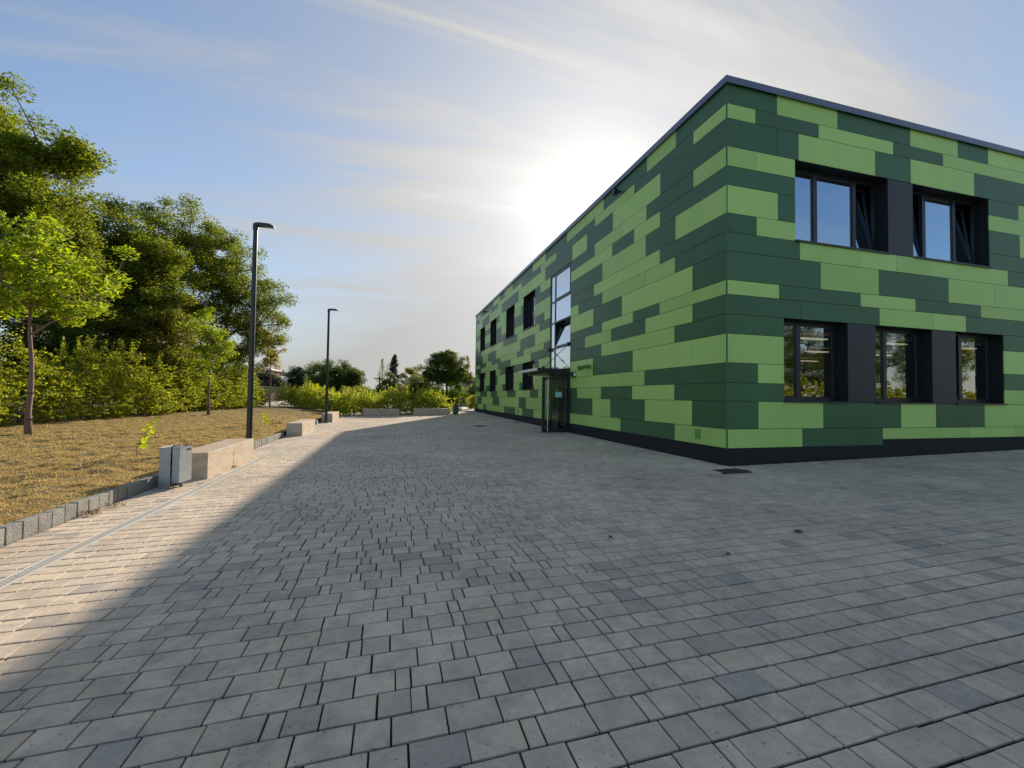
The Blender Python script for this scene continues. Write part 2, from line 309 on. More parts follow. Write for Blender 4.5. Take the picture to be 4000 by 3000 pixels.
FL = {0:[(7.25,8.93,'L'),(8.93,11.49,'D'),(11.49,14.68,'L'),(14.68,15.29,'L'),(17.56,19.71,'L'),(19.71,21.62,'D'),(21.62,22.91,'L'),(22.91,25.41,'D'),(25.41,30.45,'L'),(30.45,31.7,'D'),(31.7,33.64,'L'),(33.64,34.85,'D')],1:[(7.25,8.31,'D'),(8.31,10.21,'L'),(10.21,12.12,'D'),(12.12,13.37,'L'),(13.37,15.29,'D'),(17.56,20.95,'L'),(20.95,22.24,'D'),(22.24,24.15,'L'),(24.15,26.64,'L'),(26.64,28.54,'D'),(28.54,32.29,'L'),(32.29,34.15,'D'),(34.15,34.85,'L')],2:[(7.25,8.95,'D'),(8.95,10.85,'L'),(10.85,12.75,'D'),(12.75,14.63,'L'),(14.63,15.29,'D'),(17.56,19.04,'L'),(19.04,20.32,'D'),(20.32,22.85,'L'),(22.85,24.71,'D'),(24.71,27.25,'L'),(27.25,29.14,'D'),(29.14,30.4,'L'),(30.4,32.89,'D'),(32.89,34.85,'L')],3:[(7.25,10.23,'D'),(10.23,12.12,'L'),(12.12,14.01,'L'),(14.01,15.29,'L'),(17.56,19.67,'L'),(21.63,21.85,'?'),(21.63,22.19,'D'),(22.19,23.3,'L'),(25.22,25.44,'?'),(25.22,25.94,'D'),(25.94,27.72,'L'),(29.6,29.9,'?'),(29.6,30.93,'D'),(30.93,31.37,'L'),(33.23,33.49,'?'),(33.23,34.85,'D')],4:[(7.25,8.31,'L'),(8.31,10.83,'L'),(10.83,13.36,'D'),(13.36,15.29,'L'),(17.56,19.67,'L'),(21.63,21.75,'?'),(21.63,22.78,'L'),(22.78,23.3,'L'),(25.22,25.44,'?'),(25.22,27.16,'L'),(27.16,27.72,'D'),(29.6,29.84,'?'),(29.6,31.37,'L'),(33.23,33.45,'?'),(33.23,34.85,'L')],5:[(7.25,8.95,'D'),(8.95,11.47,'L'),(11.47,12.74,'L'),(12.74,15.29,'D'),(17.56,19.01,'L'),(19.01,19.67,'D'),(21.63,21.72,'?'),(21.63,23.3,'D'),(25.22,25.39,'?'),(25.22,26.5,'D'),(26.5,27.72,'L'),(29.6,29.82,'?'),(29.6,30.88,'L'),(30.88,31.37,'D'),(33.23,33.45,'?'),(33.23,34.03,'D'),(34.03,34.85,'L')],6:[(7.25,8.3,'D'),(8.3,10.2,'L'),(10.2,12.1,'D'),(12.1,13.99,'L'),(13.99,15.29,'D'),(17.56,20.26,'D'),(20.26,22.14,'L'),(22.14,24.01,'L'),(24.01,27.13,'D'),(27.13,32.75,'L'),(32.75,34.85,'D')],7:[(7.25,9.56,'L'),(9.56,10.83,'D'),(10.83,12.71,'L'),(12.71,15.29,'D'),(17.56,18.34,'D'),(18.34,21.47,'L'),(21.47,22.73,'D'),(22.73,24.61,'L'),(24.61,26.48,'L'),(26.48,28.97,'D'),(28.97,30.85,'L'),(30.85,33.28,'D'),(33.28,34.85,'L')],8:[(7.25,8.3,'D'),(8.3,11.45,'L'),(11.45,13.35,'D'),(13.35,15.29,'L'),(17.56,19.59,'L'),(19.59,22.09,'D'),(22.09,23.98,'L'),(23.98,25.18,'L'),(25.18,27.7,'L'),(27.7,30.19,'D'),(30.19,32.05,'L'),(32.05,34.85,'D')],9:[(7.25,8.94,'D'),(8.94,10.2,'L'),(10.2,12.71,'L'),(12.71,14.59,'D'),(14.59,15.29,'L'),(17.56,18.99,'D'),(18.99,21.47,'L'),(21.47,22.71,'L'),(22.71,24.59,'D'),(24.59,25.81,'D'),(25.81,28.33,'L'),(28.33,29.61,'L'),(29.61,32.66,'L'),(32.66,34.85,'D')],10:[(7.25,8.29,'D'),(8.29,9.56,'D'),(9.56,11.44,'L'),(11.44,13.32,'L'),(13.32,15.29,'D'),(17.56,18.32,'L'),(18.32,19.67,'D'),(21.63,22.07,'L'),(22.07,23.3,'L'),(25.22,25.27,'?'),(25.22,27.72,'D'),(29.6,29.63,'?'),(29.6,31.37,'D'),(33.23,33.88,'L'),(33.88,34.85,'D')],11:[(7.25,8.92,'L'),(8.92,10.2,'D'),(10.2,12.71,'L'),(12.71,15.29,'D'),(17.56,18.95,'L'),(18.95,19.67,'L'),(21.63,23.3,'D'),(25.22,25.27,'?'),(25.22,26.36,'L'),(26.36,27.72,'D'),(29.6,29.63,'?'),(29.6,30.07,'L'),(30.07,31.37,'L'),(33.23,34.85,'L')],12:[(7.25,9.55,'D'),(9.55,10.79,'L'),(10.79,12.06,'D'),(12.06,13.93,'L'),(13.93,15.29,'L'),(17.56,19.67,'D'),(21.63,22.01,'D'),(22.01,23.3,'L'),(25.22,25.24,'?'),(25.22,27.72,'L'),(29.6,29.63,'?'),(29.6,31.37,'D'),(33.23,34.85,'D')],13:[(7.25,8.28,'L'),(8.28,10.17,'D'),(10.17,11.43,'L'),(11.43,13.29,'L'),(13.29,15.29,'D'),(17.56,18.89,'L'),(18.89,19.67,'D'),(21.63,23.3,'L'),(25.22,26.91,'L'),(26.91,27.72,'D'),(29.6,31.37,'L'),(33.23,34.85,'L')],14:[(7.25,9.54,'D'),(9.54,12.03,'L'),(12.03,13.91,'D'),(13.91,15.19,'L'),(15.19,17.53,'D'),(17.53,18.24,'D'),(18.24,20.12,'L'),(20.12,22.57,'L'),(22.57,23.84,'D'),(23.84,26.25,'D'),(26.25,29.95,'L'),(29.95,32.45,'D'),(32.45,34.85,'L')],15:[(7.25,8.28,'L'),(8.28,10.79,'D'),(10.79,13.28,'L'),(13.28,14.53,'D'),(14.53,16.91,'D'),(16.91,18.87,'L'),(18.87,21.95,'D'),(21.95,23.19,'L'),(23.19,25.07,'L'),(25.07,27.49,'L'),(27.49,29.36,'D'),(29.36,31.83,'L'),(31.83,33.64,'L'),(33.64,34.85,'D')],16:[(7.25,8.91,'D'),(8.91,10.16,'L'),(10.16,12.66,'D'),(12.66,13.9,'L'),(13.9,15.75,'L'),(15.75,18.24,'D'),(18.24,20.1,'L'),(20.1,23.81,'D'),(23.81,25.64,'L'),(25.64,26.85,'D'),(26.85,28.73,'L'),(28.73,33.01,'D'),(33.01,34.85,'L')]}
FR = {16:[(6.55,7.86,'D'),(7.86,9.58,'L'),(9.58,11.88,'D'),(11.88,13.56,'L'),(13.56,14.69,'D'),(14.69,17.2,'L'),(17.2,18.77,'D'),(18.77,19.79,'L'),(19.79,22.25,'D'),(22.25,24.45,'D'),(24.45,26.0,'L')],15:[(6.55,7.29,'L'),(7.29,9.02,'D'),(9.02,11.31,'L'),(11.31,13.01,'D'),(13.01,15.25,'L'),(15.25,17.09,'L'),(17.09,18.36,'D'),(18.36,20.67,'D'),(20.67,22.93,'D'),(22.93,24.35,'L'),(24.35,26.0,'D')],14:[(6.55,7.87,'D'),(7.87,8.45,'D'),(8.45,10.73,'L'),(10.73,11.88,'D'),(11.88,14.14,'L'),(14.14,18.3,'D'),(18.3,20.23,'L'),(20.23,21.99,'D'),(21.99,23.69,'L'),(23.69,26.0,'D')],13:[(6.55,7.3,'L'),(7.3,8.35,'L'),(14.68,15.86,'D'),(15.86,17.73,'L'),(17.73,20.18,'D'),(20.18,22.58,'L'),(22.58,24.34,'L'),(24.34,26.0,'D')],12:[(6.55,8.35,'D'),(14.68,17.07,'L'),(17.07,19.36,'D'),(19.36,20.33,'L'),(20.33,21.71,'D'),(21.71,23.41,'L'),(23.41,26.0,'D')],11:[(6.55,7.88,'L'),(7.88,8.35,'D'),(14.68,15.89,'D'),(15.89,17.5,'L'),(17.5,19.48,'D'),(19.48,20.98,'L'),(20.98,22.43,'D'),(22.43,24.86,'L'),(24.86,25.87,'D')],10:[(6.55,7.31,'D'),(7.31,8.35,'L'),(14.68,18.1,'D'),(18.1,19.4,'L'),(19.4,20.61,'D'),(20.61,21.58,'L'),(21.58,24.0,'D'),(24.0,26.0,'D')],9:[(6.55,8.47,'D'),(8.47,10.22,'L'),(10.22,11.38,'L'),(11.38,12.55,'L'),(12.55,15.39,'L'),(15.39,16.83,'D'),(16.83,19.37,'L'),(19.37,20.97,'L'),(20.97,22.93,'L'),(22.93,24.32,'L'),(24.32,25.98,'D')],8:[(6.55,9.05,'D'),(9.05,10.8,'L'),(10.8,13.13,'D'),(13.13,14.84,'L'),(14.84,17.45,'L'),(17.45,18.91,'L'),(18.91,19.89,'D'),(19.89,22.12,'L'),(22.12,23.51,'D'),(23.51,26.0,'L')],7:[(6.55,7.9,'L'),(7.9,10.23,'D'),(10.23,11.99,'L'),(11.99,14.31,'D'),(14.31,17.15,'L'),(17.15,18.15,'D'),(18.15,20.2,'L'),(20.2,21.17,'D'),(21.17,22.49,'L'),(22.49,23.6,'L'),(23.6,25.81,'D')],6:[(6.55,8.49,'D'),(8.49,10.81,'D'),(10.81,12.58,'L'),(12.58,13.74,'L'),(13.74,18.48,'D'),(18.48,19.79,'L'),(19.79,20.75,'D'),(20.75,22.08,'L'),(22.08,24.39,'L'),(24.39,25.34,'D'),(25.34,26.0,'L')],5:[(6.55,8.02,'D'),(15.16,17.19,'D'),(17.19,18.33,'D'),(18.33,20.81,'L'),(20.81,23.4,'D'),(23.4,25.83,'L')],4:[(6.55,8.02,'L'),(15.16,18.14,'L'),(18.14,19.88,'D'),(19.88,21.14,'L'),(21.14,23.57,'L'),(23.57,25.05,'L'),(25.05,26.0,'D')],3:[(6.55,7.33,'D'),(7.33,8.02,'L'),(15.16,18.19,'D'),(18.19,20.2,'L'),(20.2,21.55,'D'),(21.55,24.08,'D'),(24.08,26.0,'L')],2:[(6.55,8.02,'D'),(15.16,17.94,'L'),(17.94,20.36,'D'),(20.36,22.91,'L'),(22.91,23.91,'D'),(23.91,25.89,'L')],1:[(6.55,7.34,'D'),(7.34,9.1,'L'),(9.1,11.46,'D'),(11.46,12.63,'L'),(12.63,14.38,'D'),(14.38,18.07,'L'),(18.07,19.34,'L'),(19.34,21.81,'D'),(21.81,24.2,'L'),(24.2,26.0,'D')],0:[(6.55,8.51,'L'),(8.51,10.87,'D'),(10.87,13.81,'l'),(13.81,15.56,'l'),(15.56,18.29,'l'),(18.29,20.69,'l'),(20.69,22.73,'l'),(22.73,25.14,'l'),(25.14,26.0,'l')]}
ZJ = [0.508, 0.898, 1.469, 1.851, 2.258, 2.857, 3.262, 3.665, 3.965, 4.562, 4.96, 5.356, 5.944, 6.347, 6.758, 7.352, 7.662, 8.12]
from mathutils import noise

# ------------------------------------------------ ground, paving
def sheet(name, xs, ys, zf, m):
    V = [(x, y, zf(x, y)) for y in ys for x in xs]; n = len(xs)
    F = [(j*n+i, j*n+i+1, (j+1)*n+i+1, (j+1)*n+i) for j in range(len(ys)-1) for i in range(n-1)]
    return new_mesh(name, np_mesh(name, V, F, m))
def gz(x, y):
    yy = min(max(y, -40), 60)
    return (LH(max(x, -13), yy)-.10) if x < -3.6 else G(min(max(x, -3.6), 30), yy)-.06
g = sheet('ground', [-3000, -400, -60, -25, -13, -8, -3.7, -3.59, 0, 5, 12, 20, 30, 60, 400, 3000], [-2000, -200, -40, -20, 0, 15, 30, 45, 60, 120, 400, 4000], gz, M_EARTH)
tag(g, kind='structure')
ys = [-30, -10, 0, 7.3, 15, 25, 33]
pave = sheet('pavement', [-3.60, 0, 6.6], ys, lambda x, y: G(x, y)-.011, M_JOINT); tag(pave, kind='structure')
pr = sheet('pavement', [6.6, 12, 20, 30, 45], [-14, -5, 0, 7.4], lambda x, y: G(x, y)-.011, M_JOINT); tag(pr, kind='structure')
far_p = sheet('path', [4.3, 5.5, 7.6], [31.3, 34, 38, 46], lambda x, y: G(x, y)+.004, M_BASE); tag(far_p, kind='structure')
back_p = sheet('path', [-3.6, 10, 30, 45], [-14, -6, .6], lambda x, y: G(x, y)-.006, M_BASE); tag(back_p, kind='structure')

cinv = cam.matrix_world.inverted()
FPX = 1676.26
def pix(x, y, z):
    p = cinv @ Vector((x, y, z)); return 2000+FPX*p.x/-p.z, 1500-FPX*p.y/-p.z, -p.z
PITCH = .1708; LENS = (.0775, .1555, .1975, .2415)
stones = []; rp = random.Random(11)
drx0, drx1 = -2.955, -2.835
k0 = int((.9-2.056)/PITCH); k1 = int((31.6-2.056)/PITCH)
for k in range(k0, k1):
    y0 = 2.056+PITCH*k
    for (xa, xb) in ((-3.60, drx0-.006), (drx1+.006, 6.53 if y0 > 7.1 else 30.0)):
        x = xa; last = 0
        if xb > 7:   # limit to what the frame can show
            xb = min(30, 1.2+y0*3.0+3)
        while x < xb-.03:
            l = rp.choices(LENS, (1.1, 2.2, 2.0, 2.2))[0]
            if l == last == LENS[0]: continue
            last = l
            if x+l > xb-.05: l = xb-x
            cxx, cyy = x+l/2, y0+PITCH/2
            if not (abs(cxx-6.23) < .33 and 6.52 < cyy < 6.97): stones.append((x, y0, l, cxx, cyy))
            x += l
vis = []
for i, s in enumerate(stones):
    px, py, d = pix(s[3], s[4], G(s[3], s[4]))
    if d > .3 and -60 < px < 4060 and py < 3080: vis.append((-(s[2]*FPX/d)*(PITCH*FPX*1.5/d/d), i))
vis.sort(); near = set(i for _, i in vis[:300])
def stone_geom(l, w, z, c=.003, j=.0042, h=.014):
    x0, x1, y0, y1 = j, l-j, j+.003, w-j-.003
    v = [(x0,y0,z-h),(x1,y0,z-h),(x1,y1,z-h),(x0,y1,z-h),(x0,y0,z-c),(x1,y0,z-c),(x1,y1,z-c),(x0,y1,z-c),
         (x0+c,y0+c,z),(x1-c,y0+c,z),(x1-c,y1-c,z),(x0+c,y1-c,z)]
    f = []
    for a in (0, 4):
        for q in range(4): q2 = (q+1) % 4; f.append((a+q, a+q2, a+4+q2, a+4+q))
    f.append((8, 9, 10, 11)); return v, f
shared = {}
V = []; F = []
for i, (x, y, l, cxx, cyy) in enumerate(stones):
    dz = rp.gauss(0, .0008); z = G(cxx, cyy)+dz; tx = rp.gauss(0, .002)
    jw = abs(rp.gauss(0, .0014))
    if i in near:
        key = round(l, 3)
        if key not in shared:
            mb = MB(); mb.v, mb.f = stone_geom(l, PITCH, 0); shared[key] = mb.mesh('paver', M_PAVER)
        o = bpy.data.objects.new('paver', shared[key]); COL.objects.link(o); o.location = (x+rp.gauss(0, .001), y+rp.gauss(0, .001), z); o.rotation_euler = (rp.gauss(0, .004), -.0175+tx, rp.gauss(0, .004))
        attach(o, pave)
    else:
        v, f = stone_geom(l, PITCH, 0, j=.004+jw)
        if cyy > 14: f = f[4:]
        b = len(V); V += [(x+p[0], y+p[1], z+p[2]+.0175*(p[0]-l/2)+tx*(p[0]-l/2)) for p in v]; F += [tuple(b+q for q in ff) for ff in f]
pf = new_mesh('paver_field', np_mesh('paver_field', V, F, M_PAVER), pave); tag(pf, kind='stuff')
print('stones', len(stones))

# ------------------------------------------------ drainage channel
dr = thing('drain_channel', 'long pale steel slotted drain channel running along the paving beside the lawn edge', 'drain', (-2.9, 4, G(-2.9, 4)))
mb = MB(); w_ = drx1-drx0
pass
for xx in (0, w_-.010): mb.box(xx, xx+.012, 0, .994, -.014, .004)
nb = 30
for i in range(nb):
    yy = (i+.5)/nb*.99; mb.v += [(.010, yy-.005, 0), (w_-.010, yy+.012, 0), (w_-.010, yy+.021, 0), (.010, yy+.004, 0)]; b = len(mb.v)-4; mb.f.append((b, b+1, b+2, b+3))
mb.box(w_*.36, w_*.40, 0, .994, -.006, .001); mb.box(w_*.62, w_*.66, 0, .994, -.006, .001)
gm = mb.mesh('grating', M_GRATE)
for j in range(-4, 26):
    y = 3.2+j; o = bpy.data.objects.new('grating', gm); COL.objects.link(o); o.location = (drx0, y, G(-2.9, y)+.001)
    o.rotation_euler = (math.atan(G(-2.9, y+1)-G(-2.9, y)), -.0175, 0); attach(o, dr)
mb = MB()
for j in range(-4, 26):
    y = 3.2+j; mb.box(drx0, drx1, y, y+1, G(-2.9, y)-.06, G(-2.9, y)-.0075)
mb.obj('channel_bed', mat('channel_dirt', (.12, .11, .09), .9), dr)

# ------------------------------------------------ kerb of upright stones
kb = thing('stone_kerb', 'row of small grey concrete kerb stones holding the dry lawn edge', 'kerb', (-3.6, 7, G(-3.6, 7)))
def kerb_run(y0, y1, x=-3.62, h=.17, l=.2, x2=None):
    n = int((y1-y0)/l)
    for i in range(n):
        y = y0+i*l; xx = x if x2 is None else x+(x2-x)*i/max(1, n-1); z = G(xx, y); d = rp.gauss(0, .004)
        MB().box(xx-.10+d, xx+d, y+.006, y+l-.006, z-.03, z+h+rp.gauss(0, .003)).obj('kerb_stone', M_KERB, kb, bevel=.006)
kerb_run(1.2, 8.6); kerb_run(11.3, 16.65); kerb_run(19.5, 23.2, l=.4); 
MB().box(-3.9, -3.50, 22.6, 22.75, G(-3.6, 22)-.03, G(-3.6, 22)+.2).obj('kerb_stone', M_CREAM, kb, bevel=.006)
kerb_run(26.9, 29.0, l=.3)
# lawn surface
def lawn_xmax(y):
    if y < 28: return -3.70
    t = min(1, (y-28)/12.5); return -3.70-7.2*t**1.7
def lawn_z(x, y):
    nz = noise.noise(Vector((x*4.5, y*4.5, .3)))*.026+noise.noise(Vector((x*11, y*11, 2.3)))*.016
    n = nz+.012*math.sin(x*3.1+y*1.3)+.010*math.sin(y*4.7-x*2.2)+.02*math.sin(x*.9+y*.6)+.012*math.sin(x*9.1+2*math.sin(y*5))+.012*math.sin(y*8.3+2*math.sin(x*6+1))
    edge = min(1, max(0, (lawn_xmax(y)-x)/.8)); m = .10*math.exp(-((y-33)/5)**2-((x+7)/2.6)**2)
    return LH(x, y)-.012+n*edge+m
ys = [1.0]
while ys[-1] < 40.9: ys.append(ys[-1]+(.05 if ys[-1] < 9 else .09 if ys[-1] < 16 else .25))
V = []; F = []; nx = 150
for y in ys:
    xm = lawn_xmax(min(y, 40.4))
    for i in range(nx):
        t = (i/(nx-1))**1.5; x = xm+(-13.5-xm)*t; V.append((x, y, lawn_z(x, y)))
for j in range(len(ys)-1):
    if ys[j+1] > 40.5: break
    for i in range(nx-1): F.append((j*nx+i+1, j*nx+i, (j+1)*nx+i, (j+1)*nx+i+1))
lawn = new_mesh('lawn', np_mesh('lawn', V, F, M_LAWN)); tag(lawn, kind='structure')
lawn.data.polygons.foreach_set('use_smooth', [True]*len(lawn.data.polygons))
# matted dry grass
rg = np.random.RandomState(5); n = 420000
yy = 2.2+rg.beta(1.05, 2.6, n)*33; xx = -3.64-rg.beta(1.0, 1.7, n)*9.0
cl = np.sin(xx*5.3+yy*2.1)+np.sin(yy*6.1-xx*3.7)+np.sin(xx*11+yy*13)*.7+np.sin(xx*2.3-yy*1.2)*.8
fz = np.array([noise.noise(Vector((a*5.5, b*5.5, 8.1)))+.6*noise.noise(Vector((a*14, b*14, 3.1))) for a, b in zip(xx, yy)])
keep = (rg.uniform(-.55, .55, n) < fz+.05+.06*cl); xx = xx[keep]; yy = yy[keep]; n = len(xx)
keep = xx < np.array([lawn_xmax(v) for v in yy])-.0; xx = xx[keep]; yy = yy[keep]; n = len(xx)
zz_ = np.array([lawn_z(a, b) for a, b in zip(xx, yy)])
tuft = np.sin(xx*17+3*np.sin(yy*4.1))*np.sin(yy*19+3*np.sin(xx*5.3)); hh = (.014+.032*rg.beta(1.5, 4, n))*(1+.9*np.clip(tuft, -.3, 1)); ang = rg.uniform(0, 6.28, n); ln = rg.normal(0, 1, (n, 2))*hh[:, None]*1.3; wd = .0035+.004*rg.rand(n)+yy*.00028
V = np.zeros((n, 3, 3)); V[:, 0] = np.stack([xx-np.cos(ang)*wd, yy-np.sin(ang)*wd, zz_-.004], 1); V[:, 1] = np.stack([xx+np.cos(ang)*wd, yy+np.sin(ang)*wd, zz_-.004], 1)
V[:, 2] = np.stack([xx+ln[:, 0], yy+ln[:, 1], zz_+hh], 1)
gr = new_mesh('grass', np_mesh('grass', V.reshape(-1, 3), np.arange(n*3).reshape(-1, 3), M_GRASS)); tag(gr, 'short matted dry golden grass covering the lawn', 'grass', kind='stuff')

# ------------------------------------------------ stone benches
def bench(x0, x1, y0, y1, h, label, along='y', nblk=2):
    z = G((x0+x1)/2, (y0+y1)/2); t = thing('stone_bench', label, 'bench', ((x0+x1)/2, (y0+y1)/2, z), 'travertine block benches around the paved yard')
    for i in range(nblk):
        a, b = i/nblk, (i+1)/nblk
        if along == 'y': m_ = MB().box(x0, x1, y0+(y1-y0)*a+.003*i, y0+(y1-y0)*b-.001, z-.03, z+h)
        else: m_ = MB().box(x0+(x1-x0)*a+.003*i, x0+(x1-x0)*b-.001, y0, y1, z-.03, z+h)
        m_.obj('stone_block', M_TRAV, t, bevel=.008)
    return t
bench(-3.60, -3.09, 8.67, 11.23, .46, 'pale travertine block bench beside the nearest litter bin, longest looking in the picture')
bench(-3.60, -3.09, 16.78, 19.40, .45, 'sunlit travertine block bench in the middle of the lawn edge row')
bench(-3.56, -3.03, 24.22, 27.08, .45, 'farthest travertine block bench of the lawn edge, right behind the second lamp post')
bench(-1.87, .45, 29.66, 30.15, .47, 'shaded travertine bench in front of the yellow hedge, left one of the pair', 'x')
bench(1.37, 3.73, 29.70, 30.19, .46, 'shaded travertine bench in front of the yellow hedge, right one, by the far bin', 'x')

# ------------------------------------------------ litter bins
def bin_(x, y, rot, label, m_):
    z = G(x, y)
    t = thing('litter_bin', label, 'litter bin', (0, 0, 0), 'square steel litter bins')
    # stand: folded sheet, open to the container side
    p = MB(); p.box(-.16, -.005, -.16, -.150, 0, .64); p.box(-.16, -.005, .150, .16, 0, .64); p.box(-.17, -.16, -.16, .16, 0, .64); p.obj('stand', m_, t, bevel=.004)
    c = MB(); prof = [(.03, -.17), (.115, -.17), (.125, -.16), (.125, .16), (.115, .17), (.03, .17), (.012, .15), (.012, -.15)]
    n = len(prof); b0 = 0
    for z_ in (.085, .645):
        for q in prof: c.v.append((q[0], q[1], z_))
    for q in prof: c.v.append((q[0]*.9+.009, q[1]*.93, .645))
    for q in prof: c.v.append((q[0]*.9+.009, q[1]*.93, .22))
    for r_ in range(3):
        for q in range(n): q2 = (q+1) % n; c.f.append((r_*n+q, r_*n+q2, (r_+1)*n+q2, (r_+1)*n+q))
    c.f.append(tuple(range(n))[::-1]); c.f.append(tuple(3*n+q for q in range(n)))
    co = c.obj('container', m_, t)
    s = MB(); s.box(.1255, .128, -.055+.07, .055+.07, .575, .605); s.obj('handle_slot', M_BLACK, co)
    MB().box(.05, .10, -.02, .02, 0, .09).obj('foot', M_GALV, t)
    MB().box(-.15, .01, -.10, -.08, .25, .55).obj('hinge_plate', M_BLACK, t)
    t.location = (x, y, z); t.rotation_euler = (0, 0, rot); return t
bin_(-3.31, 8.10, R(-8), 'galvanised steel litter bin with slotted front, at the near end of the nearest bench', M_GALV)
bin_(4.33, 30.45, R(-80), 'dark shaded litter bin at the right end of the hedge near the building corner', mat('dark_bin_paint', (.09, .11, .13), .45, metal=.3))

# ------------------------------------------------ lamp posts
def lamp(x, y, label, h=5.85):
    z = G(x, y); t = thing('lamp_post', label, 'street lamp', (x, y, z), 'slim black lamp posts along the lawn')
    MB().tube([(x, y, z-.05), (x, y, z+h-.10)], [.070, .052], 16).obj('pole', M_LAMP, t, smooth=False)
    MB().tube([(x, y, z+h-.15), (x, y, z+h+.0)], [.066, .066], 16).obj('collar', M_LAMP, t)
    # flat head reaching out over the yard
    mb = MB(); zt = z+h+.02
    prof = [(-.02, .05, 0, -.065), (.08, .075, .012, -.068), (.34, .08, .006, -.070), (.43, .075, -.052, -.070)]
    top = [(x+a, y-w, zt+u) for a, w, u, d in prof]+[(x+a, y+w, zt+u) for a, w, u, d in prof[::-1]]
    bot = [(x+a, y-w, zt+d) for a, w, u, d in prof]+[(x+a, y+w, zt+d) for a, w, u, d in prof[::-1]]
    mb.v = top+bot
    mb.f = [(0, 1, 6, 7), (1, 2, 5, 6), (2, 3, 4, 5)]+[(8+7, 8+6, 8+1, 8), (8+6, 8+5, 8+2, 8+1), (8+5, 8+4, 8+3, 8+2)]+[(q+8, (q+1) % 8+8, (q+1) % 8, q) for q in range(8)]
    hd = mb.obj('lamp_head', M_LAMP, t)
    MB().box(x+.20, x+.38, y-.055, y+.055, zt-.077, zt-.070).obj('lens', M_LED, hd)
    return t
lamp(-3.48, 12.26, 'tall black lamp post behind the nearest bench, larger of the two')
lamp(-3.27, 23.75, 'slender black lamp post by the farthest lawn bench, smaller of the two')

# ------------------------------------------------ covers and weeds on the paving
mc = thing('manhole_cover', 'rusty brown double drain cover at the foot of the near building corner', 'manhole cover', (6.2, 6.75, G(6.2, 6.75)))
for a, b in ((5.92, 6.22), (6.25, 6.54)):
    x0, x1 = a, b; q = MB().box(x0, x1, 6.55, 6.94, G(x0, 6.7)-.03, G(x0, 6.7)+.001)
    for i in range(6): q.box(x0+.03, x1-.03, 6.58+i*.055, 6.60+i*.055, G(x0, 6.7), G(x0, 6.7)+.006)
    q.obj('cover_plate', M_RUST, mc)
def disc(x, y, r, label):
    z = G(x, y); q = MB().tube([(x, y, z-.01), (x, y, z+.004)], r, 24); o = q.obj('manhole_cover', M_RUST); tag(o, label, 'manhole cover')
disc(3.95, 19.45, .36, 'round dark manhole cover in the middle of the shaded yard'); disc(6.1, 21.1, .2, 'small round cover close to the facade beyond the canopy')

# ------------------------------------------------ the green school building
XC, YC, YE, XE = 6.552, 7.25, 34.85, 26.0
B = thing('school_building', 'two storey school building clad in light and dark green panels', 'building', (XC, YC, G(XC, YC)))
def facebox(mb, face, a0, a1, d0, d1, z0, z1):
    # face L: a = Y, depth = +X ; face R: a = X, depth = +Y
    if face == 'L': mb.box(XC+d0, XC+d1, a0, a1, z0, z1)
    else: mb.box(a0, a1, YC+d0, YC+d1, z0, z1)
    return mb
# panels
gap = .005; cnt = 0
rest = MB(); restd = MB()
for face, rows in (('L', FL), ('R', FR)):
    for r, lst in rows.items():
        z0, z1 = ZJ[r], ZJ[r+1]
        for a0, a1, c in lst:
            if c == '?' or a1-a0 < .03: continue
            zz0 = z0
            if c == 'l': zz0 = .638; c = 'L'
            hidden = face == 'R' and a0 > 16.6
            e0 = gap if not (face == 'R' and a0 < 6.6) else .024; e1 = gap
            if hidden: facebox(rest if c == 'L' else restd, face, a0+e0, a1-e1, 0, .02, zz0+gap, z1-gap); continue
            m_ = facebox(MB(), face, a0+e0, a1-e1, rp.gauss(0, .0008), .02, zz0+gap, z1-gap)
            m_.obj('cladding_panel', M_LIGHT if c == 'L' else M_DARK, B); cnt += 1
for q, m_ in ((rest, M_LIGHT), (restd, M_DARK)):
    o = q.obj('outer_panels', m_, B); o['kind'] = 'stuff'
print('panels', cnt)
# carcass with openings
OPL = [(19.67, 21.63, 4.96, 6.758), (23.30, 25.22, 4.96, 6.758), (27.72, 29.60, 4.96, 6.758), (31.37, 33.23, 4.96, 6.758),
       (19.67, 21.63, 1.851, 3.262), (23.30, 25.22, 1.851, 3.262), (27.72, 29.60, 1.851, 3.262), (31.37, 33.23, 1.851, 3.262), (15.29, 17.56, -.1, 6.75)]
OPR = [(8.345, 11.12, 4.96, 6.758), (11.95, 14.68, 4.96, 6.758), (8.02, 9.83, 1.469, 3.262), (10.69, 12.53, 1.469, 3.262), (13.37, 15.16, 1.469, 3.262)]
def wall(face, a0, a1, ops, name):
    mb = MB(); cuts = sorted(set([a0, a1]+[v for o in ops for v in o[:2]]))
    for i in range(len(cuts)-1):
        m_ = (cuts[i]+cuts[i+1])/2; zs = [0.0]
        for o in sorted([o for o in ops if o[0] < m_ < o[1]], key=lambda q: q[2]): zs += [o[2], o[3]]
        zs.append(8.08)
        for k in range(0, len(zs), 2):
            if zs[k+1]-zs[k] > .01: facebox(mb, face, cuts[i], cuts[i+1], .024, .36, zs[k], zs[k+1])
    return mb.obj(name, M_BLACK, B)
wall('L', YC+.37, YE, OPL, 'facade_wall'); wall('R', XC+.065, XE, OPR, 'facade_wall')
MB().box(XC, XE, YE, YE+.3, 0, 8.1).obj('rear_wall', M_GREYR, B); MB().box(XE, XE+.3, YC, YE+.3, 0, 8.1).obj('side_wall', M_GREYR, B)
MB().box(XC+.02, XC+.05, YE-.01, YE+.03, .5, 8.1).obj('corner_trim', M_CAP, B)
MB().box(XC+.36, XE, YC+.36, YE, 7.75, 8.0).obj('roof_slab', M_GREYR, B)
MB().box(XC+.36, XE, YC+.36, YE, 3.36, 4.05).obj('floor_slab', M_ROOM, B)
